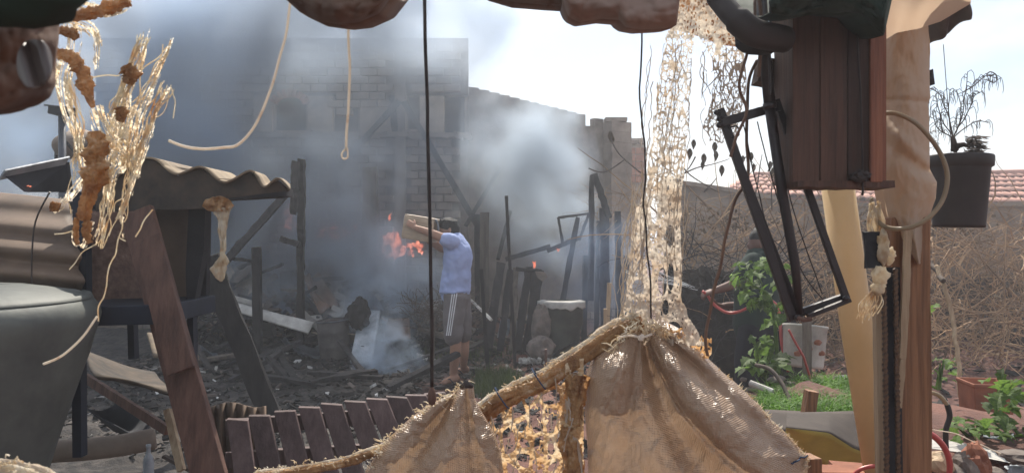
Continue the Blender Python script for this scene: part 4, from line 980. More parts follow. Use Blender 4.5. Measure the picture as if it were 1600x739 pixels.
for (x, y0, y1, w_, dd) in ((123, 470, 712, 14, 2.75), (207, 500, 560, 10, 3.2), (301, 490, 640, 8, 3.0), (128, 300, 480, 20, 2.9)):
    MB().beam(P(x, y0, dd), P(x + 2, y1, dd), S(w_, dd), .04).build('leg', M['navy'], tb2)
# brown corrugated sheet
cs = thing('corrugated_sheet', (P(60, 466, 2.75).x, 2.75, P(60, 466, 2.75).z), 'brown corrugated sheet with level ridges above the grey tank', 'roof sheet')
def fcs(u, v):
    y = 292 + 175 * v + 10 * u + (12 * u * u); x = -160 + (295 + 4 * math.sin(v * 4.6 * 2 * math.pi)) * u - 22 * (1 - v) * u
    return P(x, y, 2.75 - .022 * math.sin(v * 4.6 * 2 * math.pi) + (.45 * (1 - v) ** 3))
MB().grid(fcs, 20, 110).build('sheet', M['brownsheet'], cs, smooth=True, solid=.006)
single(MB().tube(pxline([(78, 300, 2.6), (56, 345, 2.62), (50, 400, 2.62), (50, 470, 2.62)], 2.6, 16), .003, 5), 'wire', 'wire', 'dark wire hanging down over the brown corrugated sheet', 'wire')
bs = thing('black_sheet', (P(60, 295, 2.7).x, 2.7, P(60, 296, 2.7).z), 'slanted black sheet with a bright upper edge at far left', 'metal sheet')
MB().poly([P(5, 274, 2.65), P(104, 253, 2.9), P(110, 300, 2.95), P(38, 300, 2.7)], (0, .02, .0)).build('sheet', M['soot'], bs)
MB().beam(P(3, 273.5, 2.64), P(104, 252, 2.89), .006, .05).build('edge', M['palemetal'], bs)
# water tank
c = P(-135, 490, 2.35); rr = S(236, 2.35); c.z = 0; zt = P(0, 488, 2.35).z
wt = thing('water_tank', (c.x, c.y + .1, 0), 'large grey green plastic tank filling the lower left corner', 'water tank')
MB().lathe([(0, zt + .075), (rr * .55, zt + .07), (rr * .86, zt + .045), (rr * .95, zt + .02), (rr * .99, zt - .005), (rr, zt - .03), (rr * .985, zt - .06), (rr * .955, zt - .1), (rr * .925, zt - .16), (rr * .86, zt - .25), (rr * .72, zt - .45), (rr * .6, zt - .65), (rr * .52, .3), (rr * .5, 0), (0, 0)], Vector((c.x, c.y + .1, 0)), 72).build('tank_body', M['tank'], wt, smooth=True)
MB().lathe([(rr * .9, zt + .034), (rr * .93, zt + .04), (rr * .945, zt + .026)], Vector((c.x, c.y + .1, 0)), 72).build('lid_seam', M['tank'], wt, smooth=True)
for k in range(0): MB().lathe([(rr * (.93 - .07 * k) + .0, zt - .17 - .17 * k), (rr * (.93 - .07 * k) + .012, zt - .18 - .17 * k), (rr * (.925 - .07 * k), zt - .2 - .17 * k)], Vector((c.x, c.y + .1, 0)), 72).build('rib', M['tank'], wt, smooth=True)
# red planks
lp = thing('leaning_plank', (P(320, 760, 2.7).x, 2.7, 0), 'two overlapping reddish brown planks leaning together on the shed', 'plank')
MB().beam(P(214, 330, 2.85), P(352, 830, 2.6), S(52, 2.75), .03, 6, .001).build('plank', M['redwood'], lp, bevel=.003)
MB().beam(P(230, 372, 2.76), P(283, 580, 2.65), S(44, 2.72), .02, 5, .001).build('plank', M['redwood'], lp, bevel=.003)
beamthing('leaning_board', (324, 402, 5.9), (424, 655, 6.0), 34, .03, 'char', 'wide black board leaning in front of the debris', 'board', 10, .008)
beamthing('thin_lath', (134, 590, 3.3), (262, 672, 3.0), 14, .02, 'redwood', 'thin brown lath sloping down under the bench', 'lath', 6, .001)
beamthing('small_board', (262, 640, 2.95), (284, 735, 2.85), 11, .02, 'palewood', 'small pale board end beside the reddish planks', 'board', 4, .001)
beamthing('thin_stick', (256, 712, 2.9), (330, 752, 2.85), 5, .02, 'darktwig', 'thin stick lying at the foot of the reddish planks', 'stick', 4, .001)
sheet('roof_sheet', [(128, 545, 3.9), (240, 582, 4.1), (272, 618, 3.6), (150, 590, 3.4)], 'cement2', 'broad brown sheet lying under the bench', 'roof sheet', bulge=.04, thick=.015)
sheet('roof_sheet', [(230, 520, 5.4), (300, 522, 5.6), (310, 560, 5.2), (240, 556, 5.1)], 'cement', 'grey brown sheet lying behind the red planks', 'roof sheet', thick=.02)
sheet('tarpaulin', [(136, 640, 3.5), (190, 625, 3.7), (238, 655, 3.4), (225, 690, 3.2)], 'soot', 'crumpled black plastic lying under the thin lath', 'plastic sheet', bulge=.08, thick=.006)
single(MB().tube(pxline([(80, 705, 3.1), (130, 702, 3.1), (190, 695, 3.1), (244, 684, 3.15)], 3.1, 20), [S(17, 3.1)] * 19 + [S(14, 3.1)], 18), 'plastic_roll', 'concrete', 'fat greyish cream roll lying below the tank', 'roll', smooth=True)  # cream roll in a grey colour that stands in for shade
for i, (x, y0, y1, r_) in enumerate(((232, 694, 755, 8),)):
    c = P(x, y1, 3.0); h = S(y1 - y0, 3.0); q = S(r_, 3.0)
    single(MB().lathe([(q * .9, 0), (q, h * .05), (q, h * .55), (q * .85, h * .66), (q * .42, h * .78), (q * .38, h * .92), (q * .48, h * .93), (q * .48, h), (0, h)], c, 16), 'bottle', 'palemetal', 'clouded bottle standing under the end of the cream roll', 'bottle', smooth=True)
# melted rag by the roof corner
rg = thing('melted_bag', P(345, 330, 2.88), 'melted pale plastic bag dripping from the shed roof corner', 'plastic bag')
mb = MB(); lace(mb, 316, 306, 366, 336, 1.5, lambda X, Y: 1 - ((X - 341) / 23) ** 2 - ((Y - 319) / 12) ** 2 + (fb(X / 7, Y / 7) - .5) * .7, lambda X, Y: 2.86 + .05 * fb(X / 9, Y / 9)); mb.build('upper_fold', M['melt'], rg, smooth=True, solid=.004)
lx = ip([(325, 331), (345, 340), (370, 342), (400, 344), (420, 328), (440, 343)]); rx_ = ip([(325, 362), (345, 356), (370, 353), (395, 352), (410, 358), (425, 352), (440, 347)])
mb = MB(); lace(mb, 318, 325, 364, 440, 1.5, lambda X, Y: np.minimum(X - lx(Y), rx_(Y) - X) + (fb(X / 5, Y / 9) - .5) * 5, lambda X, Y: 2.87 + .05 * fb(X / 6, Y / 20)); mb.build('drip', M['fringe'], rg, smooth=True, solid=.004)
# front corrugated sheet and slatted fence
cf = thing('corrugated_sheet', (P(358, 850, 3.3).x, 3.3, 0), 'grey brown upright corrugated sheet left of the slatted fence', 'roof sheet')
MB().grid(lambda u, v: P(300 + 115 * u, 632 + 4 * math.sin(u * 9) + 230 * v, 3.35 + .02 * math.sin(u * 7 * 2 * math.pi)), 84, 6).build('sheet', M['brownsheet'], cf, smooth=True, solid=.006)
fe = thing('slatted_fence', (P(520, 850, 3.3).x, 3.3, 0), 'tilted reddish brown slatted pallet in front of the ash', 'pallet')
tp = [(354, 656, 366, 740), (388, 650, 408, 740), (428, 643, 452, 740), (466, 637, 496, 740), (501, 632, 536, 740), (538, 628, 578, 740), (572, 624, 620, 740), (603, 621, 660, 740), (633, 618, 700, 740), (662, 615, 740, 740)]
for i, (x0, y0, x1, y1) in enumerate(tp):
    dd = 3.15 + .035 * i; a = P(x0 + 16, y0, dd); b_ = P(x1 + 16, y1, dd - .12); b_ = a + (b_ - a) * 1.7
    hw = Vector((S(16.5, dd), 0, 0)); tz = Vector((0, 0, .004 * rnd(-1, 1)))
    MB().poly([a - hw - tz, a + hw + tz, b_ + hw * .95, b_ - hw * .95], (0, .018, .004)).build('slat', M['fence'], fe, bevel=.002)
for (y0, y1, k) in ((668, 640, 0), (718, 696, .1), (800, 790, .15)):
    MB().beam(P(352, y0, 3.2), P(720, y1, 3.55), S(24, 3.3), .03, 6, .001).build('rail', M['fence'], fe, bevel=.002)

# ================================================================ SMOKE
def smoke(name, c, rad, dens, col, label, nscale=1.1, seed=0, lo=.42, hi=.72, aniso=.35, absorb=None):
    me = bpy.data.meshes.new(name); b = bmesh.new(); bmesh.ops.create_icosphere(b, subdivisions=2, radius=1.05); b.to_mesh(me); b.free()
    o = link_mesh(me, name, None, c); o.scale = rad; tag(o, label, kind='stuff')
    m = bpy.data.materials.new(name + '_air'); m.use_nodes = True; N = m.node_tree.nodes; L = m.node_tree.links.new; N.clear()
    out = N.new('ShaderNodeOutputMaterial'); v = N.new('ShaderNodeVolumePrincipled'); L(v.outputs[0], out.inputs['Volume'])
    tc = N.new('ShaderNodeTexCoord')
    s = N.new('ShaderNodeVectorMath'); s.operation = 'MULTIPLY'; s.inputs[1].default_value = Vector(rad); L(tc.outputs['Object'], s.inputs[0])
    a = N.new('ShaderNodeVectorMath'); a.operation = 'ADD'; a.inputs[1].default_value = (seed * 3.7, seed * 1.3, seed * 5.1); L(s.outputs[0], a.inputs[0])
    n = N.new('ShaderNodeTexNoise'); n.inputs['Scale'].default_value = nscale; n.inputs['Detail'].default_value = 3.5; n.inputs['Roughness'].default_value = .5; n.inputs['Distortion'].default_value = .5
    L(a.outputs[0], n.inputs['Vector'])
    mr = N.new('ShaderNodeMapRange'); mr.interpolation_type = 'SMOOTHSTEP'; mr.inputs['From Min'].default_value = lo; mr.inputs['From Max'].default_value = hi; L(n.outputs['Fac'], mr.inputs[0])
    wn = N.new('ShaderNodeTexNoise'); wn.inputs['Scale'].default_value = nscale * .8; wn.inputs['Detail'].default_value = 2; L(a.outputs[0], wn.inputs['Vector'])
    w1_ = N.new('ShaderNodeVectorMath'); w1_.operation = 'SUBTRACT'; w1_.inputs[1].default_value = (.5, .5, .5); L(wn.outputs['Color'], w1_.inputs[0])
    w2_ = N.new('ShaderNodeVectorMath'); w2_.operation = 'MULTIPLY_ADD'; w2_.inputs[1].default_value = (1.5, 1.5, 1.5); L(w1_.outputs[0], w2_.inputs[0]); L(tc.outputs['Object'], w2_.inputs[2])
    ln = N.new('ShaderNodeVectorMath'); ln.operation = 'LENGTH'; L(w2_.outputs[0], ln.inputs[0])
    fo = N.new('ShaderNodeMapRange'); fo.interpolation_type = 'SMOOTHSTEP'; fo.inputs['From Min'].default_value = 1; fo.inputs['From Max'].default_value = .1; L(ln.outputs['Value'], fo.inputs[0])
    q = N.new('ShaderNodeMath'); q.operation = 'MULTIPLY'; L(mr.outputs[0], q.inputs[0]); L(fo.outputs[0], q.inputs[1])
    q2 = N.new('ShaderNodeMath'); q2.operation = 'MULTIPLY'; q2.inputs[1].default_value = dens; L(q.outputs[0], q2.inputs[0]); L(q2.outputs[0], v.inputs['Density'])
    v.inputs['Color'].default_value = col; v.inputs['Anisotropy'].default_value = aniso
    v.inputs['Absorption Color'].default_value = absorb or (0, 0, 0, 1)
    me.materials.append(m); return o
smoke('smoke', P(190, 200, 10.9), (3.9, 1.3, 3.1), 3.0, rgb(.62, .78, 1), 'thick blue grey smoke over the left part of the burnt building', .75, 1, .22, .72, .4)
smoke('smoke', P(420, 350, 10.8), (2.7, .9, 1.8), 7, rgb(.78, .88, 1), 'pale smoke drifting behind the tall charred post', 1.0, 2, .3, .7, .4)
smoke('smoke', P(838, 280, 11.6), (1.25, .9, 1.7), 3.4, rgb(.72, .83, .95), 'dense pale smoke puff before the receding brick wall', 1.3, 3, .3, .66, .45)
smoke('smoke', P(430, 25, 11.6), (5.0, 1.2, 1.45), 4.2, rgb(.7, .81, .96), 'white smoke streaming over the top of the brick building', .9, 4, .25, .66, .45)
smoke('smoke', P(-10, 190, 13.6), (2.4, 1.2, 2.2), 5, rgb(.97, .96, .95), 'bright white smoke at far left behind the flue pipe', 1.1, 5, .2, .55, .2)
smoke('smoke', P(600, 455, 9.9), (1.1, .6, 1.0), 4.2, rgb(.74, .86, 1), 'blue white smoke rising left of the man', 2.2, 6, .32, .66, .3)
smoke('smoke', P(608, 565, 8.6), (.5, .35, .7), 8, rgb(.7, .83, 1), 'thin blue wisp of smoke curling over the pale panel', 3.6, 7, .38, .68, .3)
smoke('smoke', P(925, 430, 10.4), (1.2, .7, 1.2), 2.0, rgb(.5, .65, .9), 'thin blue smoke between the burnt frames and vines', 1.6, 8, .34, .7, .3)
smoke('smoke', P(700, 95, 12.0), (1.5, .5, .9), 2.6, rgb(.72, .8, .9), 'smoke blowing past the top corner of the brick building', 1.4, 9, .32, .66, .45)
smoke('smoke', P(560, 260, 11.4), (3.6, .8, 2.2), 1.1, rgb(.66, .78, .95), 'even thin veil of smoke before the middle of the brick building', .8, 12, .15, .6, .4)
hz = MB().box((0, 0, 3.3), (2200, 2200, 9.0)); me = bpy.data.materials.new('air'); me.use_nodes = True; N = me.node_tree.nodes; N.clear()
out = N.new('ShaderNodeOutputMaterial'); v = N.new('ShaderNodeVolumePrincipled'); me.node_tree.links.new(v.outputs[0], out.inputs['Volume'])
v.inputs['Density'].default_value = .0075; v.inputs['Color'].default_value = rgb(.8, .84, .9); v.inputs['Anisotropy'].default_value = .5
tag(hz.build('haze', me, origin=Vector((0, 0, -1.2))), 'thin blue haze hanging over the whole yard', kind='stuff')
# ================================================================ FOREGROUND
# ---- big woven sack ------------------------------------------------------
SL = ip([(498, 985), (512, 968), (530, 950), (560, 925), (590, 914), (640, 913), (700, 918), (790, 920)])
SR = ip([(498, 1030), (506, 1050), (520, 1072), (530, 1066), (545, 1092), (560, 1108), (580, 1128), (600, 1152), (634, 1188), (654, 1204), (680, 1232), (713, 1262), (790, 1262)])
TOPF = ip([(920, 590), (950, 545), (985, 505), (1010, 500), (1040, 512), (1062, 528), (1100, 560)])
def sack_pt(u, v):
    y = 500 + 290 * v; l, r = SL(y), SR(y); x = l + (r - l) * u
    # pleats radiate from the gathered neck at (1003, 505)
    ang = math.atan2(x - 1003, max(8, y - 492)); rr = math.hypot(x - 1003, y - 492)
    d = 1.97 - .17 * math.sqrt(max(0, 1 - (2 * u - 1) ** 2)) * min(1, math.sqrt(v * 2.0 + .01)) - .03 * math.exp(-((x - 965) / 38) ** 2 - ((y - 590) / 45) ** 2)
    am = min(1, rr / 90)
    def ridge(a0, w_, a): return a * math.exp(-((ang - a0) / w_) ** 2)
    g = ridge(-.5, .3, .05) - ridge(.06 + rr * .0012, .11, .05) + ridge(.5 + rr * .0005, .16, .045) - ridge(.2 + rr * .0013, .03, .022) - ridge(.8, .06, .02) + ridge(.95, .1, .02) - ridge(-.12, .05, .01) + ridge(-.9, .2, .02)
    g += .012 * noise.fractal(Vector((x * .012, y * .012, 5)), 1, 2, 3) + .012 * abs(noise.fractal(Vector((x * .028, y * .02, 8)), 1, 2, 4)) - .006 * abs(noise.fractal(Vector((ang * 9, rr * .012, 3)), 1, 2, 3))
    d -= g * am; d += .05 * (1 - math.exp(-rr / 40)) * 0
    return P(x, y + 3 * noise.noise(Vector((x * .05, 0, 0))) * (1 - v), d)
bsk = thing('sack', (P(1080, 790, 1.95).x, 1.95, P(1080, 790, 1.95).z), 'large tan woven sack gathered to a neck under the torn net', 'sack')
MB().grid(sack_pt, 260, 200).build('sack_body', M['sack'], bsk, smooth=True)
# frayed neck
mb = MB()
for i in range(170):
    u = random.random(); x = 955 + 90 * u; y = float(TOPF(x)) + rnd(-4, 14); a = math.atan2(x - 1003, 40)
    p = P(x, y, 1.87 + rnd(-.03, .03)); l = rnd(.006, .02)
    e = p + Vector((rnd(-.02, .02) + math.sin(a) * l * .5, rnd(-.015, .01), -l if random.random() < .7 else l * .5))
    mb.tube([p, p.lerp(e, .5) + Vector((rnd(-.004, .004), -.004, rnd(-.004, .004))), e], [.0016, .0014, .0006], 4)
tag(mb.build('frayed_neck', M['fringe'], bsk), kind='stuff')
single(MB().tube(pxline([(966, 527, 1.84), (985, 524, 1.82), (1003, 527, 1.81), (1018, 522, 1.83)], 1.83, 16), [.003] * 16, 6), 'pale_tie', 'cord', 'pale knotted tie across the neck of the large sack', 'tie')
single(MB().blob(P(1002, 527, 1.8), (.008, .007, .008), 2, .4, 2), 'tie_knot', 'cord', 'small knot at the middle of the pale tie', 'knot')
mb = MB()
for i in range(350):
    y = rnd(575, 738); x = float(SR(y)) - rnd(0, 14); p = P(x, y, 1.93 + rnd(-.012, .0))
    a = rnd(-1, 1); mb.tube([p, p + Vector((rnd(-.008, .009), -.006, rnd(-.006, .012)))], [.0013, .0004], 3)
tag(mb.build('frayed_edge', M['fringe'], bsk), kind='stuff')
mb = MB()
mb.tube(wob(pxline([(1260, 712, 1.9), (1240, 722, 1.88), (1215, 730, 1.86), (1200, 745, 1.85)], 1.9, 30), .006, 90), .0022, 5)
mb.build('blue_stitch', M['bluecord'], bsk)
# ---- small sack ----------------------------------------------------------
L2 = ip([(597, 726), (603, 719), (614, 706), (622, 690), (632, 668), (659, 634), (689, 602), (736, 571), (790, 556)]); R2 = ip([(597, 734), (605, 740), (625, 742), (650, 758), (680, 774), (710, 783), (739, 787), (790, 790)])
def sack2(u, v):
    y = 597 + 193 * v; l, r = float(L2(y)), float(R2(y)); x = l + (r - l) * u
    ang = math.atan2(x - 726, max(8, y - 592)); rr = math.hypot(x - 726, y - 592)
    d = 1.72 - .08 * math.sqrt(max(0, 1 - (2 * u - 1) ** 2)) * min(1, .2 + 1.3 * v)
    g = .02 * math.exp(-((ang + .2) / .2) ** 2) - .022 * math.exp(-((ang + .55) / .09) ** 2) + .014 * math.exp(-((ang + .85) / .16) ** 2) - .014 * math.exp(-((ang - .12) / .07) ** 2)
    g += .009 * noise.fractal(Vector((x * .02, y * .02, 9)), 1, 2, 3) + .009 * abs(noise.fractal(Vector((x * .035, y * .03, 4)), 1, 2, 4))
    return P(x, y + 4 * noise.noise(Vector((x * .06, 1, 0))) * (1 - v), d - g * min(1, rr / 60))
s2 = thing('sack', (P(690, 790, 1.7).x, 1.7, P(690, 790, 1.7).z), 'smaller pointed tan sack left of the torn net', 'sack')
MB().grid(sack2, 160, 140).build('sack_body', M['sack'], s2, smooth=True)
single(MB().tube([P(722, 604, 1.69), P(728, 600, 1.66), P(737, 603, 1.68)], [.006, .009, .005], 8), 'sack_tip', 'darkmetal', 'dark stub at the tip of the smaller sack', 'stub')
mb = MB()
def fringe_line(mb, pts, d, n, l, r=.0014, sp=.5, updown=(.2, 1)):
    pl = pxline(pts, d, 60)
    for i in range(n):
        p = pl[random.randrange(60)] + Vector((rnd(-.01, .01), rnd(-.01, .01), rnd(-.008, .008)))
        dr = Vector((rnd(-sp, sp), rnd(-.5, .1), rnd(*updown))).normalized() * l * rnd(.3, 1.2)
        mb.tube([p, p + dr * .5 + Vector((rnd(-.004, .004), 0, rnd(-.004, .004))), p + dr + Vector((rnd(-.008, .008), 0, rnd(-.006, .002)))], [r, r * .8, r * .3], 3)
fringe_line(mb, [(572, 733), (600, 692), (634, 662), (668, 634), (704, 616), (726, 599)], 1.68, 200, .009, .0014, 1, (-.6, .9))
tag(mb.build('frayed_edge', M['fringe'], s2), kind='stuff')
# ---- twisted rolled edges ------------------------------------------------
def roll(name, pts, rpx, d, m, label, cat, flat=.8, amp=.25, n=220, seg=22, fr=0, tw=9):
    t = thing(name, pxline(pts, d, 3)[1], label, cat)
    pl = pxline(pts, d, n); r0 = S(rpx, d)
    spec = [(.62, .45, .42, 'web'), (.3, -.1, .55, m), (.5, -1.5, .6, m), (.5, 1.6, .34, 'web'), (.35, -2.4, .5, m)] if fr else [(.5, 1.1, .5, m), (.45, .1, .45, m), (.5, -1.3, .55, m), (.4, 2.2, .3, 'web'), (.3, -2.4, .5, m)]
    for si, (off, ph, rs, mm) in enumerate(spec):
        vs, fs = [], []; tw_ = 1.5 if fr else 3.0
        for i, p in enumerate(pl):
            tg = (pl[min(i + 1, n - 1)] - pl[max(i - 1, 0)]).normalized(); a = tg.cross(Vector((0, 1, 0))).normalized(); b = a.cross(tg)
            if a.z < 0: a = -a
            sw = math.sin(i / n * tw_ * 2 + si) * .5 + noise.noise(Vector((i * .02, si * 5, 0))) * .9; t_ = ph + sw - math.pi / 2 + 1.2
            c0 = p + (a * math.sin(t_) * off + b * math.cos(t_) * off * flat) * r0
            for k in range(seg):
                an = 2 * math.pi * k / seg
                q = 1 + amp * 1.5 * noise.fractal(Vector((i * .03 + si * 9, math.cos(an) * 1.2, math.sin(an) * 1.2)), 1, 2, 3) + .35 * abs(noise.fractal(Vector((i * .06, math.cos(an) * 3.5, math.sin(an) * 3.5 + si)), .8, 2, 3)) + .1 * math.sin(7 * an + i * .03)
                vs.append(c0 + (a * math.cos(an) + b * math.sin(an) * flat) * r0 * rs * q)
        for i in range(n - 1):
            for k in range(seg): fs.append((i * seg + k, i * seg + (k + 1) % seg, (i + 1) * seg + (k + 1) % seg, (i + 1) * seg + k))
        MB().add(vs, fs).build('rolled_cloth', M[mm], t, smooth=True)
    if fr:
        mb = MB(); fringe_line(mb, [(p[0], p[1] - rpx * .75) for p in pts], d - .01, fr // 6, .006, .0014, 1, (-.5, .9)); tag(mb.build('frayed_edge', M['fringe'], t), kind='stuff')
    return t
roll('rolled_edge', [(742, 652), (775, 628), (805, 610), (850, 590), (895, 560), (935, 533), (972, 510), (1002, 500)], 16, 1.9, 'melt', 'twisted roll of frayed sack edge climbing to the large sack', 'sack edge', fr=1300)
roll('rolled_edge', [(905, 585), (898, 620), (892, 660), (895, 700), (905, 770)], 16, 1.88, 'melt', 'ruffled melted seam running down the left side of the large sack', 'sack seam', flat=.6, amp=.5, fr=0)
roll('rolled_edge', [(400, 742), (440, 738), (480, 732), (530, 722), (575, 708), (610, 694)], 8, 1.7, 'melt', 'thin frayed sack edge trailing to the bottom left', 'sack edge', fr=700)
roll('rolled_edge', [(-60, 725, .95), (0, 728, .95), (40, 735, .95), (90, 752, .95)], 13, .95, 'fringe', 'blurred frayed edge in the bottom left corner', 'sack edge', fr=200)
# bound cord rings on the roll
for (x, y) in ((842, 592), (785, 622)):
    c = P(x, y, 1.88); mb = MB(); r0 = S(19, 1.9); tg = Vector((.8, 0, .55)).normalized(); a = tg.cross(Vector((0, 1, 0))).normalized()
    mb.tube([c + (a * math.cos(k / 16 * 2 * math.pi) + Vector((0, 1, 0)) * math.sin(k / 16 * 2 * math.pi) * .9) * r0 * (1 + .06 * math.sin(k * 2)) for k in range(17)], .0018, 5)
    single(mb, 'binding_thread', 'bluecord', 'dark thread tied round the roll ' + ('near its middle' if x > 800 else 'near its lower end'), 'thread')
# ---- torn web between the sacks -----------------------------------------
cen_y = ip([(740, 660), (780, 630), (830, 608), (880, 575), (920, 545)])
def webf(X, Y):
    wx = X + 8 * (fb(X / 25, Y / 25) - .5); wy = Y + 14 * (fb(X / 22 + 9, Y / 22) - .5)
    big = vor(wx / 24 + .3, wy / 40 + .2, 3); fine = vor(wx / 9, wy / 12, 40)
    dens = np.clip((Y - 655) / 90, 0, 1) * .35 + np.clip((X - 850) / 60, 0, 1) * .5
    w1 = .15 + dens * .3
    f = np.maximum(w1 - big, (.12 + dens * .45 - fine) * ((fb(X / 18, Y / 14 + 4) > .56) & (X > 835)))
    top = Y - cen_y(X); left = X - np.interp(Y, [600, 650, 700, 739, 790], [745, 762, 780, 786, 790])
    return np.minimum(np.minimum(f, top / 12 + .3), np.minimum(left / 8, (912 - X) / 8))
wb = thing('torn_web', (P(850, 790, 1.9).x, 1.9, P(850, 790, 1.9).z), 'melted web of torn sack with large holes between the two sacks', 'torn sack')
mb = MB(); lace(mb, 742, 560, 915, 790, .9, webf, lambda X, Y: 1.9 + .05 * (fb(X / 30, Y / 26) - .5) + .02 * (fb(X / 6, Y / 6) - .5) - .03 * np.clip((X - 850) / 60, 0, 1))
mb.build('web', M['meltweb'], wb, smooth=True)
mb = MB()
for i in range(40):
    x = rnd(765, 900); y0 = rnd(float(cen_y(x)) + 10, 720); p = P(x, y0, 1.88 + rnd(-.02, .02)); l = rnd(.02, .08); a = rnd(-.35, .35)
    e = p + Vector((math.sin(a) * l, rnd(-.01, .01), -l)); mb.tube(wob([p, p.lerp(e, .33), p.lerp(e, .66), e], .008, 30, i), [.0022, .0013, .0011, .002], 4)
tag(mb.build('web_threads', M['web'], wb), kind='stuff')
# ---- tall torn net -------------------------------------------------------
NL = ip([(0, 1052), (60, 1040), (120, 1030), (200, 1020), (290, 1010), (340, 990), (380, 984), (430, 983), (480, 975), (530, 968)])
NR = ip([(0, 1120), (60, 1085), (130, 1080), (230, 1074), (300, 1066), (370, 1064), (430, 1064), (470, 1066), (500, 1080), (540, 1102)])
RL = ip([(0, 1060), (60, 1092), (90, 1110), (120, 1118), (200, 1100), (215, 1108)]); RR = ip([(0, 1160), (60, 1160), (100, 1165), (150, 1164), (210, 1150), (230, 1130)])
def netf(X, Y):
    wx = X + 10 * (fb(X / 30, Y / 45) - .5) + 3 * (fb(X / 7, Y / 9) - .5); wy = Y + 30 * (fb(X / 26 + 5, Y / 40) - .5)
    a = vor(wx / 9, wy / 19, 7); b = vor(wx / 4.4, wy / 9, 60); c = vor(wx / 6.5, wy / 34, 22)
    low = np.clip((Y - 225) / 90, 0, 1); ns = fb(X / 15, Y / 34 + 3, 3)
    th = .11 + low * .15 + .35 * np.clip(ns - .48, 0, 1) * (1 + 3 * low)
    f = np.maximum(th - a, (.12 + low * .2) * (.5 + ns) - b)
    f = np.maximum(f, (.035 + .06 * low) - c)
    # top orange band dense, a few long tears
    band = ((Y > 12) & (Y < 60) & (X > 1052)); f = np.where(band, np.maximum(f, .38 - b + .3 * (ns - .5)), f)
    hole = np.minimum.reduce([np.hypot((X - cx) / rx, (Y - cy) / ry) - 1 for cx, cy, rx, ry in ((1047, 368, 7, 17), (997, 448, 9, 11), (1035, 440, 7, 22), (1048, 432, 5, 22), (1052, 512, 11, 10), (1015, 420, 4, 14), (1040, 480, 5, 12), (1062, 520, 6, 9), (1005, 395, 5, 9), (1022, 330, 5, 20))])
    f = np.minimum(f, hole * .6)
    left = np.minimum(X - NL(Y), NR(Y) - X) / 7; right = np.where(Y < 212 + 18 * fb(X / 6, 0 * Y), np.minimum(X - RL(Y), RR(Y) - X) / 7, -1)
    reg = np.maximum(left, right) + (fb(X / 5, Y / 22 + 8) - .5) * 1.2
    f = np.where(np.abs(np.where(Y > 90, reg, 1) - .1) < .12, np.maximum(f, .03), f)
    return np.minimum(f, reg)
nt_ = thing('torn_net', (1.0 * P(1020, 530, 1.95).x, 1.95, P(1020, 530, 1.95).z), 'long shredded cream net hanging from the tarp down to the large sack', 'torn net')
mb = MB(); lace(mb, 965, -12, 1172, 540, .8, netf, lambda X, Y: 1.95 + .05 * (fb(X / 30, Y / 60) - .5) + .018 * (fb(X / 5, Y / 9) - .5) - .05 * np.clip((Y - 470) / 60, 0, 1))
mb.build('net', M['web'], nt_, smooth=True)
def threads(mb, spec, d, m=None):
    for pts in spec: mb.tube(wob(pxline(pts, d, 26), .009, 30, len(mb.v)), rnd(.0006, .0012), 4)
mb = MB(); sp_ = []
for i in range(22):
    x0 = rnd(1015, 1080); y0 = rnd(60, 300); sp_.append([(x0, y0), (x0 - rnd(2, 10), y0 + 60), (x0 - rnd(5, 18), y0 + rnd(100, 190))])
for i in range(9):
    x0 = rnd(985, 1008); sp_.append([(x0, rnd(250, 330)), (x0 - rnd(-4, 12), 380), (x0 - rnd(5, 24), rnd(440, 520))])
for i in range(30):
    x0 = rnd(1095, 1160); y0 = rnd(60, 170); sp_.append([(x0, y0), (x0 + rnd(-8, 8), y0 + 20), (x0 + rnd(-14, 14), y0 + rnd(30, 60))])
for i in range(5): x0 = rnd(975, 1000); sp_.append([(1003 - rnd(0, 14), 300 + rnd(-20, 20)), (x0 - 12, 380), (x0 - 16, 450), (968 + rnd(-6, 8), 510)])
threads(mb, sp_, 1.93); tag(mb.build('loose_threads', M['web'], nt_), kind='stuff')
mb = MB(); lace(mb, 1040, 492, 1112, 560, .9, lambda X, Y: np.minimum(.34 - vor(X / 8 + 3 * fb(X / 20, Y / 20), Y / 12, 31), np.minimum((Y - np.interp(X, [1040, 1075, 1106], [505, 515, 528])) / 8, (np.interp(X, [1040, 1080, 1105, 1108], [520, 545, 575, 580]) - Y) / 8)), lambda X, Y: 1.9 + .03 * fb(X / 9, Y / 9)); mb.build('melted_corner', M['melt'], nt_, smooth=True)
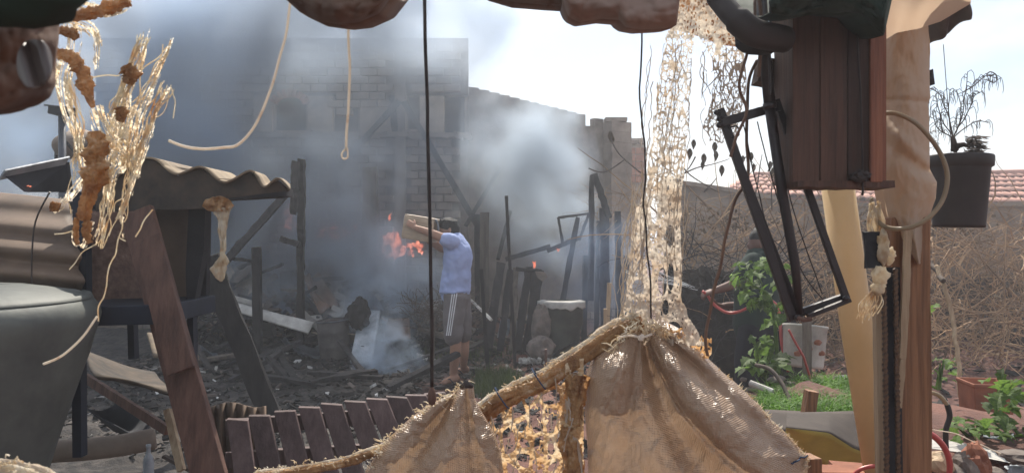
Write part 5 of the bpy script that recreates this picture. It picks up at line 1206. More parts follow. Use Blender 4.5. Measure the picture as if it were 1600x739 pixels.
# ---- left hanging shreds -------------------------------------------------
hs = thing('hanging_shreds', P(170, 10, 1.3), 'bright frayed sack shreds and melted knots hanging at upper left', 'torn sack')
FD = 1.3
def shred(pts, wd, seed, m='whitefib', dd=0):
    """ragged ribbon along pts (px,py) with half widths wd (px)"""
    pl = spline([Vector((a, b_, 0)) for a, b_ in pts], 160); A = np.array([(p.x, p.y) for p in pl]); W = np.interp(np.linspace(0, 1, 160), np.linspace(0, 1, len(wd)), wd)
    x0, y0 = A.min(0) - max(wd) - 2; x1, y1 = A.max(0) + max(wd) + 2
    T_ = np.diff(A, axis=0, append=A[-1:] + (A[-1:] - A[-2:-1])); T_ /= np.linalg.norm(T_, axis=1)[:, None] + 1e-9
    def fld(X, Y):
        sh_ = X.shape; Xf, Yf = X.ravel(), Y.ravel(); out = np.empty(Xf.size)
        for s in range(0, Xf.size, 4000):
            dx = Xf[s:s + 4000, None] - A[None, :, 0]; dy = Yf[s:s + 4000, None] - A[None, :, 1]
            k = (dx * dx + dy * dy).argmin(1); i = np.arange(len(k)); al = k + (dx[i, k] * T_[k, 0] + dy[i, k] * T_[k, 1]); off = dx[i, k] * -T_[k, 1] + dy[i, k] * T_[k, 0]
            st = fb(off / 1.5 + seed * 9, k / 30. + seed, 3)
            r_ = (W[k] - np.abs(off)) / 4 + (fb(off / 4 + seed, k / 9. + 3, 3) - .5) * 1.6
            r_ -= ((k < 2) | (k > 157)) * 2
            out[s:s + 4000] = np.minimum(r_, (st - .46) * 3)
        return out.reshape(sh_)
    mb = MB(); lace(mb, x0, y0, x1, y1, .75, fld, lambda X, Y: FD + dd + .05 * (fb(X / 16 + seed, Y / 30) - .5) + .015 * fb(X / 3, Y / 6))
    if mb.f: mb.build('shred', M[m], hs, smooth=True)
shred([(108, 30), (112, 70), (98, 120), (104, 170), (122, 215), (130, 262)], [10, 16, 16, 10, 8, 6], 1)
shred([(232, 34), (222, 85), (205, 125), (186, 175), (172, 215), (168, 240)], [2, 7, 10, 9, 10, 14], 2, dd=.02)
shred([(270, 58), (250, 105), (226, 155), (212, 190), (198, 240)], [2, 5, 10, 14, 18], 3)
shred([(265, 135), (248, 165), (236, 200), (220, 240), (206, 290), (190, 335)], [2, 3, 5, 9, 5, 4], 4)
shred([(150, 165), (160, 195), (182, 230), (200, 255)], [8, 18, 20, 12], 5)
shred([(198, 165), (196, 215), (186, 255), (175, 275), (160, 345), (150, 372)], [15, 22, 16, 8, 6, 2], 6)
shred([(140, 265), (118, 296), (98, 318), (82, 330)], [6, 7, 7, 9], 7)
shred([(172, 250), (168, 300), (160, 345), (152, 385)], [8, 7, 5, 3], 8)
shred([(118, 345), (116, 372), (122, 385)], [4, 4, 4], 9); shred([(140, 345), (136, 372), (128, 388)], [7, 5, 4], 10)
shred([(92, 4), (130, 12), (170, 18), (204, 8)], [3, 10, 9, 6], 12, 'whitefib')
shred([(200, 300), (190, 330), (192, 372)], [4, 3, 2], 13)
shred([(104, 30), (140, 45), (152, 70), (150, 110)], [12, 10, 7, 4], 14)
def knot(pts, wd, seed):
    mb = MB(); K = 110; pl = spline([P(a, b_, FD - .01) for a, b_ in pts], K)
    vs = [];  n = 28
    for i, p in enumerate(pl):
        r = S(float(np.interp(i / (K - 1), np.linspace(0, 1, len(wd)), wd)), FD)
        tg = (pl[min(i + 1, K - 1)] - pl[max(i - 1, 0)]).normalized(); a = tg.cross(Vector((0, 1, 0))).normalized(); b = a.cross(tg)
        for k in range(n):
            an = k / n * 2 * math.pi; q = 1 + .75 * noise.fractal(Vector((i * .07 + seed, math.cos(an) * 2.0, math.sin(an) * 2.0)), .8, 2, 4) - .35 * abs(noise.noise(Vector((i * .16 + seed, math.cos(an) * 5, math.sin(an) * 5))))
            vs.append(p + (a * math.cos(an) + b * math.sin(an) * .7) * r * q)
    mb.add(vs, [(i * n + k, i * n + (k + 1) % n, (i + 1) * n + (k + 1) % n, (i + 1) * n + k) for i in range(K - 1) for k in range(n)] + [tuple(range(n))[::-1], tuple(range((K - 1) * n, K * n))])
    mb.build('melted_knot', M['melt'], hs, smooth=True)
knot([(98, 28), (130, 24), (165, 14), (203, 2)], [2, 9, 9, 7], 1)
knot([(86, 82), (110, 90), (126, 108), (134, 138), (146, 168)], [6, 10, 10, 9, 3], 2)
knot([(148, 206), (152, 235), (148, 265), (140, 300), (130, 345)], [9, 17, 16, 12, 8], 3)
knot([(196, 104), (204, 118), (199, 132)], [9, 11, 7], 4); knot([(188, 168), (190, 180), (186, 190)], [7, 8, 5], 5)
knot([(92, 48), (112, 52), (118, 62)], [5, 8, 4], 7); knot([(80, 322), (92, 325)], [7, 6], 8)
knot([(120, 340), (118, 365), (121, 383)], [4, 3.5, 3], 9); knot([(138, 345), (134, 362), (140, 380)], [6, 6, 4], 10)
mb = MB(); sp_ = [[(130, 120), (160, 120), (190, 119)], [(100, 130), (118, 175), (130, 230), (124, 262)], [(265, 135), (272, 150), (270, 185)], [(190, 330), (188, 370), (172, 420), (158, 480), (153, 500)],
    [(118, 262), (112, 280), (122, 270)], [(186, 370), (198, 375)], [(84, 365), (98, 362), (116, 356)], [(205, 290), (190, 330), (172, 370)], [(158, 372), (135, 395), (110, 420)], [(112, 275), (105, 310), (104, 335)], [(240, 330), (212, 370)]]
for i in range(60):
    s = random.choice([[(110, 120), (122, 190), (118, 260)], [(262, 138), (235, 190), (212, 260)], [(225, 60), (205, 110), (180, 180)], [(264, 70), (235, 120), (210, 170)], [(170, 250), (165, 310), (152, 380)], [(205, 230), (200, 290), (188, 340)]])
    sp_.append([(a + rnd(-9, 9), b_ + rnd(-8, 8)) for a, b_ in s])
threads(mb, sp_, FD); tag(mb.build('loose_threads', M['whitefib'], hs), kind='stuff')
# ---- cords and wires -----------------------------------------------------
def cord(pts, d, r, m, label, cat='cord', n=40, w_=.004, name=None):
    return single(MB().tube(wob(pxline(pts, d, n), w_, 14, len(pts)), r, 6), name or cat, m, label, cat, smooth=True)
cord([(153, 495), (130, 525), (100, 552), (68, 567)], 1.4, .0022, 'cord', 'pale thread end curving down over the grey tank')
cord([(455, -10), (448, 40), (430, 120), (405, 185), (375, 225), (350, 232), (318, 234), (285, 228), (262, 220)], 1.5, .0028, 'cord', 'pale cord curving left from the top over the smoke', n=60)
cd = cord([(547, -10), (544, 60), (547, 110), (545, 160), (541, 205), (540, 236)], 1.45, .0027, 'cord', 'straight pale cord with a loop at its lower end')
single(MB().tube(pxline([(541, 232), (534, 240), (536, 248), (543, 246), (543, 234), (541, 230)], 1.45, 24), .0018, 6), 'cord_loop', 'cord', 'tiny loop ending the straight pale cord', 'loop', smooth=True)
w1 = cord([(663, -10), (664, 60), (667, 140), (669, 240), (672, 360), (674, 480), (675, 604)], 1.45, .0034, 'wire', 'thick dark wire hanging straight down beside the man', 'wire', w_=.001)
single(MB().lathe([(0, 0), (.006, .004), (.0085, .014), (.007, .026), (.0025, .036), (0, .038)], P(675, 634, 1.45), 14), 'wire_weight', 'redwood', 'dark red teardrop weight on the end of the thick wire', 'weight', smooth=True)
cord([(1001, -10), (1003, 60), (1001, 170), (1010, 240), (1006, 320), (1013, 400), (1018, 495)], 1.7, .002, 'wire', 'thin dark wire running down the torn net', 'wire', w_=.006)
cord([(1180, 0), (1176, 60), (1158, 115), (1156, 140), (1166, 175), (1150, 215), (1140, 245)], 1.6, .0032, 'brownwire', 'brown wire curling behind the top of the metal frame', 'wire')
cord([(1184, 95), (1172, 130), (1166, 200), (1168, 275), (1150, 310), (1138, 350), (1128, 400), (1112, 470), (1102, 530), (1104, 556)], 1.75, .0036, 'brownwire', 'long brown wire dropping to the corner of the large sack', 'wire', n=70)
cord([(1186, -10), (1190, 60), (1186, 120)], 1.6, .004, 'brownwire', 'short brown wire among the bundle at the top right', 'wire')
cord([(1205, -10), (1203, 60), (1203, 150)], 1.6, .003, 'wire', 'dark wire straight down in the top right bundle', 'wire')
for i, pts in enumerate([[(1184, 190), (1200, 260), (1225, 340), (1250, 420), (1288, 470)], [(1214, 180), (1222, 250), (1245, 350), (1285, 458)], [(1160, 195), (1178, 270), (1200, 360), (1216, 400)]]):
    cord(pts, 1.75, .0014, 'wire', ['thin wire crossing inside the metal frame from top to lower corner', 'thin wire beside the right bar of the metal frame', 'short thin wire left inside the metal frame'][i], 'wire')
# ---- tarpaulins along the top -------------------------------------------
def hangtarp(pts, d, m, label, depth=.3, amp=.012, name='tarpaulin', cat='tarpaulin', thick=None):
    """bulging roll of cloth whose lower outline follows pts (px,py); runs up out of view and back over the roof"""
    top = -90
    tb_ = ip([(a, b_) for a, b_ in pts]) ; x0, x1 = pts[0][0], pts[-1][0]
    def f(u, v):
        x = x0 + (x1 - x0) * u; yb = float(tb_(x)); y = yb + (top - yb) * v ** 1.3
        dd = d - .05 * math.sin(math.pi * min(1, v * 1.6)) + amp * 2 * noise.fractal(Vector((x * .02, v * 3, 7)), 1, 2, 3) + (.007 if m == 'greencloth' else .0015) * abs(noise.fractal(Vector((x * .05, v * 9, 2)), 1, 2, 4))
        return P(x, y, dd)
    def g(u, v): p = f(u, 0); q = f(u, .0); return Vector((q.x * (1 + .0), q.y + depth * v, q.z + .35 * depth * v * v + .02 * v))
    mb = MB(); mb.grid(f, 110, 60); mb.grid(g, 60, 6)
    return single(mb, name, m, label, cat, smooth=True, solid=.004)
hangtarp([(436, -12), (450, 0), (470, 18), (500, 32), (530, 36), (560, 33), (590, 20), (606, 0), (614, -12)], 1.1, 'tarp', 'dark brown tarpaulin bulge hanging at the top centre left')
hangtarp([(760, -10), (800, 2), (850, 6), (884, 8)], 1.45, 'tarp', 'thin brown tarpaulin edge along the top centre')
hangtarp([(880, -12), (884, 12), (890, 26), (905, 33), (940, 28), (968, 30), (978, 41), (1000, 45), (1040, 43), (1056, 38), (1062, -12)], 1.4, 'tarp2', 'tan tarpaulin roll hanging left of the torn net')
hangtarp([(1050, 20), (1080, 42), (1110, 55), (1140, 66), (1170, 70)], 2.3, 'melt', 'orange tarpaulin strip behind the top of the torn net')
single(MB().tube(pxline([(1105, -25, 1.6), (1128, 5, 1.58), (1150, 30, 1.55), (1180, 52, 1.55), (1225, 62, 1.6)], 1.6, 30), [.02] * 5 + [.023] * 10 + [.028] * 15, 16), 'cloth_roll', 'pot', 'dark rolled bundle crossing behind the hanging wires', 'bundle', smooth=True)
single(MB().blob(P(1188, 62, 1.6), (.05, .04, .033), 3, .15, 2), 'cloth_bundle', 'soot', 'dark round bundle at the top beside the board box', 'bundle')
single(MB().blob(P(1228, 60, 1.9), (.04, .05, .05), 3, .35, 2, 4), 'cloth_bundle', 'tarp', 'reddish brown crumpled bundle touching the board box', 'bundle')
single(MB().beam(P(1183, 112, 1.8), P(1262, 132, 1.8), .055, .06, 6, .002), 'wood_block', 'boxwood', 'weathered wooden block jutting from behind the board box', 'block')
hangtarp([(1205, 20), (1235, 25), (1290, 14), (1345, 20), (1380, 55), (1392, 0)], 1.5, 'greencloth', 'dark green cloth draped over the top of the board box', amp=.02)
# left top blurred bundle
lb = thing('hanging_bundle', P(10, 0, .62), 'blurred brown cloth bundle in the top left corner', 'bundle')
OL = ip([(-40, 90), (0, 92), (60, 88), (100, 84), (130, 84), (150, 76), (166, 52), (176, 10), (180, -40)])
def fb_(u, v):
    y = -60 + 240 * v; r = float(OL(y)); x = -160 + (r + 160) * u
    return P(x, y, .62 + .05 * (2 * u - 1) ** 4 - .025 * math.sin(u * 9 + v * 3) + .02 * noise.fractal(Vector((u * 5, v * 5, 1)), 1, 2, 3))
MB().grid(fb_, 60, 50).build('cloth', M['tarp'], lb, smooth=True, solid=.004)
def fbb(u, v): x = 28 + 52 * u; y = 62 + 76 * v; r = math.hypot(2 * u - 1, 2 * v - 1); k = 1 / max(1, r); return P(54 + (x - 54) * k, 100 + (y - 100) * k, .575 - .004 * math.cos((u * 5 - v * 2) * 2))
MB().grid(fbb, 30, 30).build('plastic_pouch', M['pouch'], lb, smooth=True, solid=.002)
mb = MB(); mb.blob(P(20, -5, .55), (.05, .03, .022), 3, .2, 2); mb.build('green_fold', M['greencloth'], lb, smooth=True)
# ---- wooden box -----------------------------------------------------------
bx = thing('hanging_box', (P(1310, 295, 1.65).x, 1.68, P(1310, 295, 1.65).z), 'tall dark wooden box of upright boards hanging at upper right', 'wooden box')
xsb = [1236, 1279, 1322, 1357.5]; dep = [1.62, 1.62, 1.62]
for i in range(3):
    a, b_ = P(xsb[i] + .6, 285, 1.62), P(xsb[i + 1] - .6, -60, 1.62 )
    MB().box(((a.x + b_.x) / 2, 1.62, (a.z + b_.z) / 2), (b_.x - a.x, .016, b_.z - a.z), Euler((0, 0, 0))).build('plank', M['boxwood'], bx, bevel=.0015)
a, b_ = P(1357.5, 285, 1.612), P(1376.5, -60, 1.612)
M['sideboard'] = mat('reddish_side_board', rgb(.3, .12, .065), rgb(.17, .06, .035), rough=.6, scale=9, stretch=(7, 7, .35), bump=.3, bscale=30)
MB().box(((a.x + b_.x) / 2, 1.612, (a.z + b_.z) / 2), (b_.x - a.x, .016, b_.z - a.z)).build('plank', M['sideboard'], bx, bevel=.0015)
a = P(1236, 285, 1.66); MB().box((a.x + .008, 1.7, a.z + .25), (.014, .14, .5)).build('side_board', M['boxwood'], bx)
a = P(1378, 285, 1.66); MB().box((a.x - .012, 1.7, a.z + .25), (.014, .14, .5)).build('side_board', M['sideboard'], bx)
MB().beam(P(1234, 290, 1.655), P(1380, 290.5, 1.655), S(10, 1.64), .1, 10, .0012).build('bottom_board', M['boxwood'], bx)
single(MB().tube(wob(pxline([(1338, -10, 1.6), (1340, 60, 1.6), (1345, 160, 1.6), (1348, 292, 1.6), (1347, 302, 1.6)], 1.6, 30), .0012, 20), .0022, 6), 'wire', 'wire', 'dark wire running down the front of the wooden box', 'wire')
single(MB().blob(P(1341, 50, 1.598), (.007, .005, .007), 2, .3, 2), 'knot', 'wire', 'small knot on the wire of the wooden box', 'knot')
single(MB().blob(P(1345, 275, 1.6), (.02, .008, .012), 3, .5, 2), 'wax_lump', 'wire', 'dark lump at the bottom of the wooden box', 'lump')
# ---- pvc pipe, post, strips ----------------------------------------------
mb = MB(); mb.tube([P(1306, 270, 2.35), P(1340, 520, 2.3), P(1385, 800, 2.25)], [S(25, 2.3), S(24, 2.3), S(23, 2.3)], 40)
single(mb, 'plastic_pipe', 'pvc', 'thick cream coloured pipe standing tilted below the wooden box', 'pipe', smooth=True)
single(MB().beam(P(1412, 340, 1.85), P(1416, 830, 1.85), S(60, 1.85), .07, 12, .0015), 'wooden_post', 'orangewood', 'orange brown upright timber under the wrapped cloth', 'post', bevel=.003)
single(MB().beam(P(1371, 400, 1.8), P(1378, 830, 1.8), S(13, 1.8), .02, 14, .001), 'thin_strip', 'palewood', 'thin pale upright strip between pipe and black chain', 'strip')
single(MB().beam(P(1419, 360, 1.78), P(1410, 560, 1.78), S(11, 1.78), .008, 12, .001).beam(P(1410, 560, 1.78), P(1404, 636, 1.78), S(9, 1.78), .008, 6, .001), 'pale_strap', 'palewood', 'pale strap nailed down the front of the orange timber', 'strap')
ck = thing('drive_chain', (P(1390, 739, 1.77).x, 1.77, P(1390, 800, 1.77).z), 'black drive chain hanging down beside the orange timber', 'chain')
lm = None
for i in range(46):
    p = P(1390 + .12 * i, 425 + 8.2 * i, 1.77)
    if lm is None:
        q = MB(); q.lathe([(.0, -.003), (.0058, -.003), (.0058, .003), (0, .003)], (-.0, 0, .0035), 10, Euler((R(90), 0, 0)).to_matrix()); q.box((0, 0, 0), (.008, .005, .012)); q.lathe([(0, -.005), (.0028, -.005), (.0028, .005), (0, .005)], (0, 0, .004), 8, Euler((R(90), 0, 0)).to_matrix())
        o = q.build('chain_link', M['chain'], origin=Vector((0, 0, 0))); lm = o.data; bpy.data.objects.remove(o)
    for s in (-9, 9): link_mesh(lm, 'chain_link', ck, p + Vector((S(s, 1.77), rnd(-.002, .002), 0)), Euler((0, rnd(-.08, .08), 0)))
MB().beam(P(1391, 418, 1.8), P(1397, 800, 1.8), S(26, 1.78), .012, 10, .001).build('strap', M['soot'], ck)
single(MB().beam(P(1362, 362, 1.76), P(1364, 418, 1.76), S(24, 1.76), .012, 4, .002), 'dark_flap', 'soot', 'dark rubber flap hanging left of the orange timber', 'flap')
# white knotted rag on the strip
rgk = thing('knotted_rag', P(1375, 460, 1.75), 'pale knotted plastic rag tied at the top of the chain', 'rag')
for i, (x, y, rx_k, rz_k) in enumerate(((1380, 385, 9, 26), (1376, 432, 12, 14), (1372, 450, 10, 10), (1390, 400, 8, 12))):
    MB().blob(P(x, y, 1.75), (S(rx_k, 1.75), .012, S(rz_k, 1.75)), 3, .5, 2.5, i + 3).build('fold', M['fringe'], rgk, smooth=True)
mb = MB()
for i in range(16): x = rnd(1340, 1385); mb.tube(wob(pxline([(1372, 450), (x, 465 + rnd(0, 10)), (x + rnd(-18, 4), 490 + rnd(0, 20))], 1.75, 10), .006, 40, i), .0012, 4)
for i in range(10): mb.tube(wob(pxline([(1364 + rnd(-4, 12), 318), (1362 + rnd(-5, 20), 350), (1375 + rnd(-8, 12), 400)], 1.77, 12), .01, 20, i), rnd(.0015, .004), 5)
tag(mb.build('loose_threads', M['fringe'], rgk), kind='stuff')
# ---- cloth wrapped round the post ----------------------------------------
wc = thing('wrapped_cloth', P(1415, 400, 1.85), 'tan cloth wrapped round the post between wooden box and black pot', 'cloth')
CL = ip([(-60, 1400), (0, 1390), (60, 1385), (150, 1380), (180, 1378), (240, 1378), (300, 1380), (340, 1388), (372, 1402), (412, 1432)])
CR = ip([(-60, 1500), (0, 1500), (30, 1450), (70, 1452), (155, 1453), (160, 1450), (200, 1452), (265, 1453), (285, 1464), (310, 1462), (345, 1450), (380, 1448), (412, 1440)])
def fcw(u, v):
    y = -60 + 472 * v; l, r = float(CL(y)), float(CR(y)); x = l + (r - l) * u
    a = math.pi * u; g = .013 * math.sin(y * .03 + u * 4) * math.sin(a) + .02 * math.exp(-((y - 275 - 30 * (u - .5)) / 26) ** 2) + .014 * math.exp(-((y - 215 - 70 * (u - .4)) / 14) ** 2) - .016 * math.exp(-((y - 245 - 55 * (u - .5)) / 10) ** 2) - .008 * math.exp(-((y - 157) / 5) ** 2)
    g += .012 * noise.fractal(Vector((u * 3, y * .02, 3)), 1, 2, 3) - .003 * abs(noise.fractal(Vector((u * 4 + y * .012, y * .035, 6)), .9, 2, 4))
    return P(x, y, 1.86 - .075 * math.sin(a) ** .8 - g)
MB().grid(fcw, 80, 260).build('front_wrap', M['cloth'], wc, smooth=True)
def fcb(u, v):
    p = fcw(u, v); q = P(800 + (p.x / p.y) * F, 0, 1.86); return Vector((p.x, 1.86 + .07 * math.sin(math.pi * u), p.z))
MB().grid(fcb, 20, 40).build('back_wrap', M['cloth'], wc, smooth=True)
# upper folds sweeping to the right
def fup(u, v):
    x = 1372 + 145 * u; yt = -50; yb = np.interp(x, [1372, 1400, 1440, 1470, 1517], [70, 52, 44, 34, 6]); y = yt + (yb - yt) * v
    return P(x, y, 1.72 - .04 * math.sin(math.pi * v) + .01 * math.sin(x * .08 + v * 3))
MB().grid(fup, 40, 20).build('upper_fold', M['cloth'], wc, smooth=True)
fl = thing('plastic_flap', P(1480, 60, 1.8), 'grey plastic flap jutting out at the top right above the pot', 'plastic sheet')
def ffl(u, v):
    a = P(1440, -20, 1.85).lerp(P(1518, 0, 1.8), u); b_ = P(1452, 72, 1.95).lerp(P(1510, 32, 1.85), u); return a.lerp(b_, v) + Vector((0, .02 * math.sin(u * 9 + v * 2), .004 * math.sin(u * 17)))
MB().grid(ffl, 24, 12).build('sheet', M['greytarp'], fl, smooth=True, solid=.003)
single(MB().poly([P(1452, 110, 1.95), P(1458, 108, 1.95), P(1461, 132, 1.95), P(1453, 134, 1.95)], (0, .03, 0)), 'dark_scrap', 'soot', 'small dark scrap sticking out beside the wrapped cloth', 'scrap')
# hoop of hose
hp = [(1378, 178, 1.74), (1400, 178, 1.72), (1430, 192, 1.7), (1458, 222, 1.7), (1476, 255, 1.7), (1480, 285, 1.7), (1470, 318, 1.7), (1445, 345, 1.7), (1415, 357, 1.72), (1385, 355, 1.75), (1368, 340, 1.78), (1362, 310, 1.8)]
single(MB().tube(pxline(hp, 1.7, 80), .0052, 10), 'hose_loop', 'clearhose', 'yellowed hose looped around the wrapped cloth and pot edge', 'hose', smooth=True)
# ---- hanging pot -----------------------------------------------------------
pc = P(1498, 355, 2.6); H = S(112, 2.6)
pt = thing('plant_pot', pc, 'black plastic pot hanging by a wire against the sky', 'plant pot')
rt = S(45, 2.6); rb_ = S(36, 2.6)
tl = Euler((0, R(1.5), 0)).to_matrix()
MB().lathe([(0, 0), (rb_, 0), (rb_ * 1.02, .01), (rt * .93, H * .82), (rt * .94, H * .83), (rt * 1.02, H * .85), (rt * 1.03, H * .98), (rt * 1.0, H), (rt * .96, H), (rt * .9, H * .8), (rt * .8, H * .9), (0, H * .92)], pc, 48, tl).build('pot_body', M['pot'], pt, smooth=True)
MB().tube([P(1474, 70, 2.4), P(1480, 150, 2.5), P(1486, 225, 2.58), P(1486, 250, 2.6)], .0012, 5).build('hanger_wire', M['wire'], pt)
pp = thing('dried_plant', P(1494, 240, 2.6), 'leafless curly plant growing in the hanging black pot', 'plant')
mb = MB(); top = P(1490, 236, 2.6)
mb.tube([top, P(1496, 228, 2.6), P(1506, 226, 2.6), P(1516, 230, 2.6)], [.012, .011, .008, .004], 8)
mb.tube([P(1492, 236, 2.6), P(1490, 220, 2.6), P(1488, 212, 2.6)], [.013, .009, .006], 8)
mb.build('stem', M['darktwig'], pp, smooth=True)
def curly(pts, d, r=.0022):
    mb = MB(); pl = wob(pxline(pts, d, 20), .01, 16, len(pts)); mb.tube(pl, [r * (1 - .5 * i / 19) for i in range(20)], 5)
    for k in range(len(pl)):
        if random.random() < .75 and k > 3:
            p = pl[k]; s = random.choice((-1, 1)); l = rnd(.012, .035)
            mb.tube([p, p + Vector((s * l * .4, rnd(-.01, .01), l * .25)), p + Vector((s * l * .7, 0, -l * .1)), p + Vector((s * l * .8, 0, -l * .9)), p + Vector((s * l * .7, 0, -l * 1.4))], [.0013, .0012, .001, .001, .0006], 4)
    mb.build('branch', M['darktwig'], pp)
for pts in ([(1488, 215), (1482, 180), (1484, 150), (1486, 140)], [(1490, 215), (1502, 180), (1508, 150), (1512, 112)], [(1488, 215), (1470, 205), (1460, 190), (1456, 175)], [(1489, 214), (1478, 170), (1468, 150), (1455, 140)],
            [(1490, 214), (1498, 190), (1500, 160), (1496, 140)], [(1492, 214), (1512, 195), (1530, 190), (1545, 195)], [(1505, 145), (1525, 130), (1540, 118), (1548, 120)], [(1540, 118), (1548, 115), (1556, 120), (1552, 130), (1543, 128), (1541, 120)], [(1490, 214), (1472, 190), (1466, 165), (1462, 150)], [(1495, 200), (1515, 170), (1522, 150), (1530, 145)]):
    curly(pts, 2.6)
mb = MB()
for i in range(150):
    p = P(rnd(1505, 1532), rnd(212, 238), 2.55 + rnd(-.03, .03)); d_ = Vector((rnd(.3, 1), rnd(-.4, .4), rnd(-.9, .1))).normalized() * rnd(.015, .04); q = Vector((0, .004, .003))
    mb.add([p - q, p + d_ * .5 - q * 1.4, p + d_, p + d_ * .5 + q * 1.4, p + q], [(0, 1, 2, 3, 4)])
for i in range(60):
    p = P(rnd(1456, 1466), rnd(200, 235), 2.55 + rnd(-.03, .03)); d_ = Vector((rnd(-.5, .5), rnd(-.4, .4), rnd(-.9, .1))).normalized() * rnd(.01, .03); q = Vector((.002, .003, .002))
    mb.add([p - q, p + d_ * .5 - q, p + d_, p + d_ * .5 + q], [(0, 1, 2, 3)])
tag(mb.build('withered_leaves', M['darktwig'], pp), kind='stuff')
# ---- metal frame (bicycle-like tubes) --------------------------------------
mf = thing('folding_tube_rack', P(1240, 505, 1.7), 'rusty dark folding metal frame hanging tilted before the vines', 'metal frame')
def bar(name, a, b_, w_, t=.014, dd=1.7): MB().beam(P(a[0], a[1], a[2] if len(a) > 2 else dd), P(b_[0], b_[1], b_[2] if len(b_) > 2 else dd), S(w_, dd), t, 6, .0003).build(name, M['darkmetal'], mf, bevel=.0012)
bar('upright', (1124, 170), (1239, 500), 13); bar('upright', (1134, 200, 1.715), (1249, 494, 1.715), 9)
bar('cross_bar', (1126, 192, 1.69), (1218, 166, 1.69), 14); bar('upright', (1212, 156), (1322, 466), 10)
bar('cross_bar', (1240, 492, 1.71), (1326, 462, 1.71), 12); bar('cross_bar', (1262, 494, 1.69), (1328, 468, 1.69), 7)
MB().tube([P(1188, -20, 1.66), P(1193, 60, 1.66), P(1203, 170, 1.66)], [S(9, 1.66)] * 3, 14).build('tube', M['darkmetal'], mf, smooth=True)
MB().tube([P(1202, 165, 1.66), P(1222, 300, 1.68), P(1242, 410, 1.68), P(1250, 490, 1.69)], [S(8, 1.66), S(8, 1.66), S(7.5, 1.68), S(5, 1.69)], 14).build('tube', M['darkmetal'], mf, smooth=True)
MB().tube([P(1202, 161, 1.66), P(1203.5, 170, 1.66)], [S(10.5, 1.66)] * 2, 14).build('tube_collar', M['darkmetal'], mf, smooth=True)
for (x, y) in ((1124, 186), (1120, 176), (1124, 196), (1322, 466), (1206, 152), (1246, 496)):
    MB().blob(P(x, y, 1.68), (S(5, 1.68),) * 3, 2, .1).build('bolt', M['darkmetal'], mf)
MB().tube(pxline([(1140, 200), (1152, 198), (1154, 212), (1143, 214)], 1.69, 12), .002, 5).build('hook', M['darkmetal'], mf)
MB().tube([P(1246, 496, 1.68), P(1255, 500, 1.66), P(1268, 498, 1.66)], .005, 6).build('foot', M['redwood'], mf)
# bare branches against the sky
tbch = thing('bare_branch', P(1110, 560, 8.5), 'thin branch with hanging dead leaves between net and metal frame', 'branch')
bl = [[(1070, 272), (1090, 262), (1110, 256), (1138, 248)], [(1068, 262), (1084, 276), (1110, 292), (1125, 300)], [(1085, 245), (1078, 262), (1070, 272)], [(1150, 270), (1160, 255), (1168, 245), (1180, 262)], [(1198, 270), (1206, 255), (1214, 248)], [(1100, 300), (1112, 285), (1118, 276)], [(1178, 310), (1185, 270), (1190, 240)], [(1205, 330), (1206, 290), (1212, 265)]]
for pts in bl: MB().tube(wob(pxline(pts, 8.5, 14), .03, 3), [.009 * (1 - .6 * i / 13) for i in range(14)], 4).build('twig', M['darktwig'], tbch)
bm2 = [[(975, 252), (995, 264), (1010, 272)], [(952, 215), (960, 232), (968, 245), (976, 252)], [(920, 262), (945, 270), (975, 252)]]
tb3 = thing('bare_branch', P(990, 560, 8.5), 'thin branch with one curled leaf before the grey end pillar', 'branch')
for pts in bm2: MB().tube(wob(pxline(pts, 8.5, 14), .03, 3), .007, 4).build('twig', M['darktwig'], tb3)
def dleaf(x, y, s, root):
    mb = MB(); p = P(x, y, 8.5); k = S(s, 8.5)
    mb.grid(lambda u, v: p + Vector(((u - .5) * k * math.sin(math.pi * min(1, v + .08)) * 1.1, .04 * math.sin(u * 3), -v * k * 2.2)), 4, 5); mb.build('leaf', M['deadleaf'], root, solid=.004)
for (x, y, s) in ((1084, 218, 7), (1078, 232, 8), (1100, 240, 8), (1098, 252, 6), (1117, 222, 8), (1119, 236, 7), (1128, 258, 8), (1161, 243, 6), (1174, 238, 7), (1208, 262, 7), (1204, 252, 6), (1222, 238, 6), (1178, 256, 6), (1228, 256, 7)): dleaf(x, y, s, tbch)
for (x, y, s) in ((954, 205, 8), (957, 212, 6)): dleaf(x, y, s, tb3)

# ================================================================ RIGHT GARDEN
LEAFM = []
for k in range(4):
    b = MB(); n_ = 7
    out_ = []
    for i in range(n_ + 1):
        t = i / n_; hw = math.sin(math.pi * min(1, t * .93 + .04)) * .28 * (1 + (.35 if i % 2 else -.15)); out_.append((t, hw))
    vs = []
    for (t, hw) in out_:
        z = .12 * math.sin(t * 2.6) - .3 * t * t * (k + 1) / 4
        vs += [(-hw, t, z + hw * .25), (0, t, z - .02), (hw, t, z + hw * .25)]
    b.add(vs, [(3 * i + a, 3 * i + a + 1, 3 * i + a + 4, 3 * i + a + 3) for i in range(n_) for a in (0, 1)])
    o = b.build('leaf', M['leaf'], origin=Vector((0, 0, 0)), fixn=False, smooth=False); LEAFM.append(o.data); bpy.data.objects.remove(o)
def leaf(root, p, s, d_, roll_=None):
    q = Vector(d_).to_track_quat('Y', 'Z').to_euler(); q.rotate_axis('Y', rnd(-.7, .7))
    return link_mesh(random.choice(LEAFM), 'leaf', root, p, q, (s * rnd(.8, 1.2), s, s))
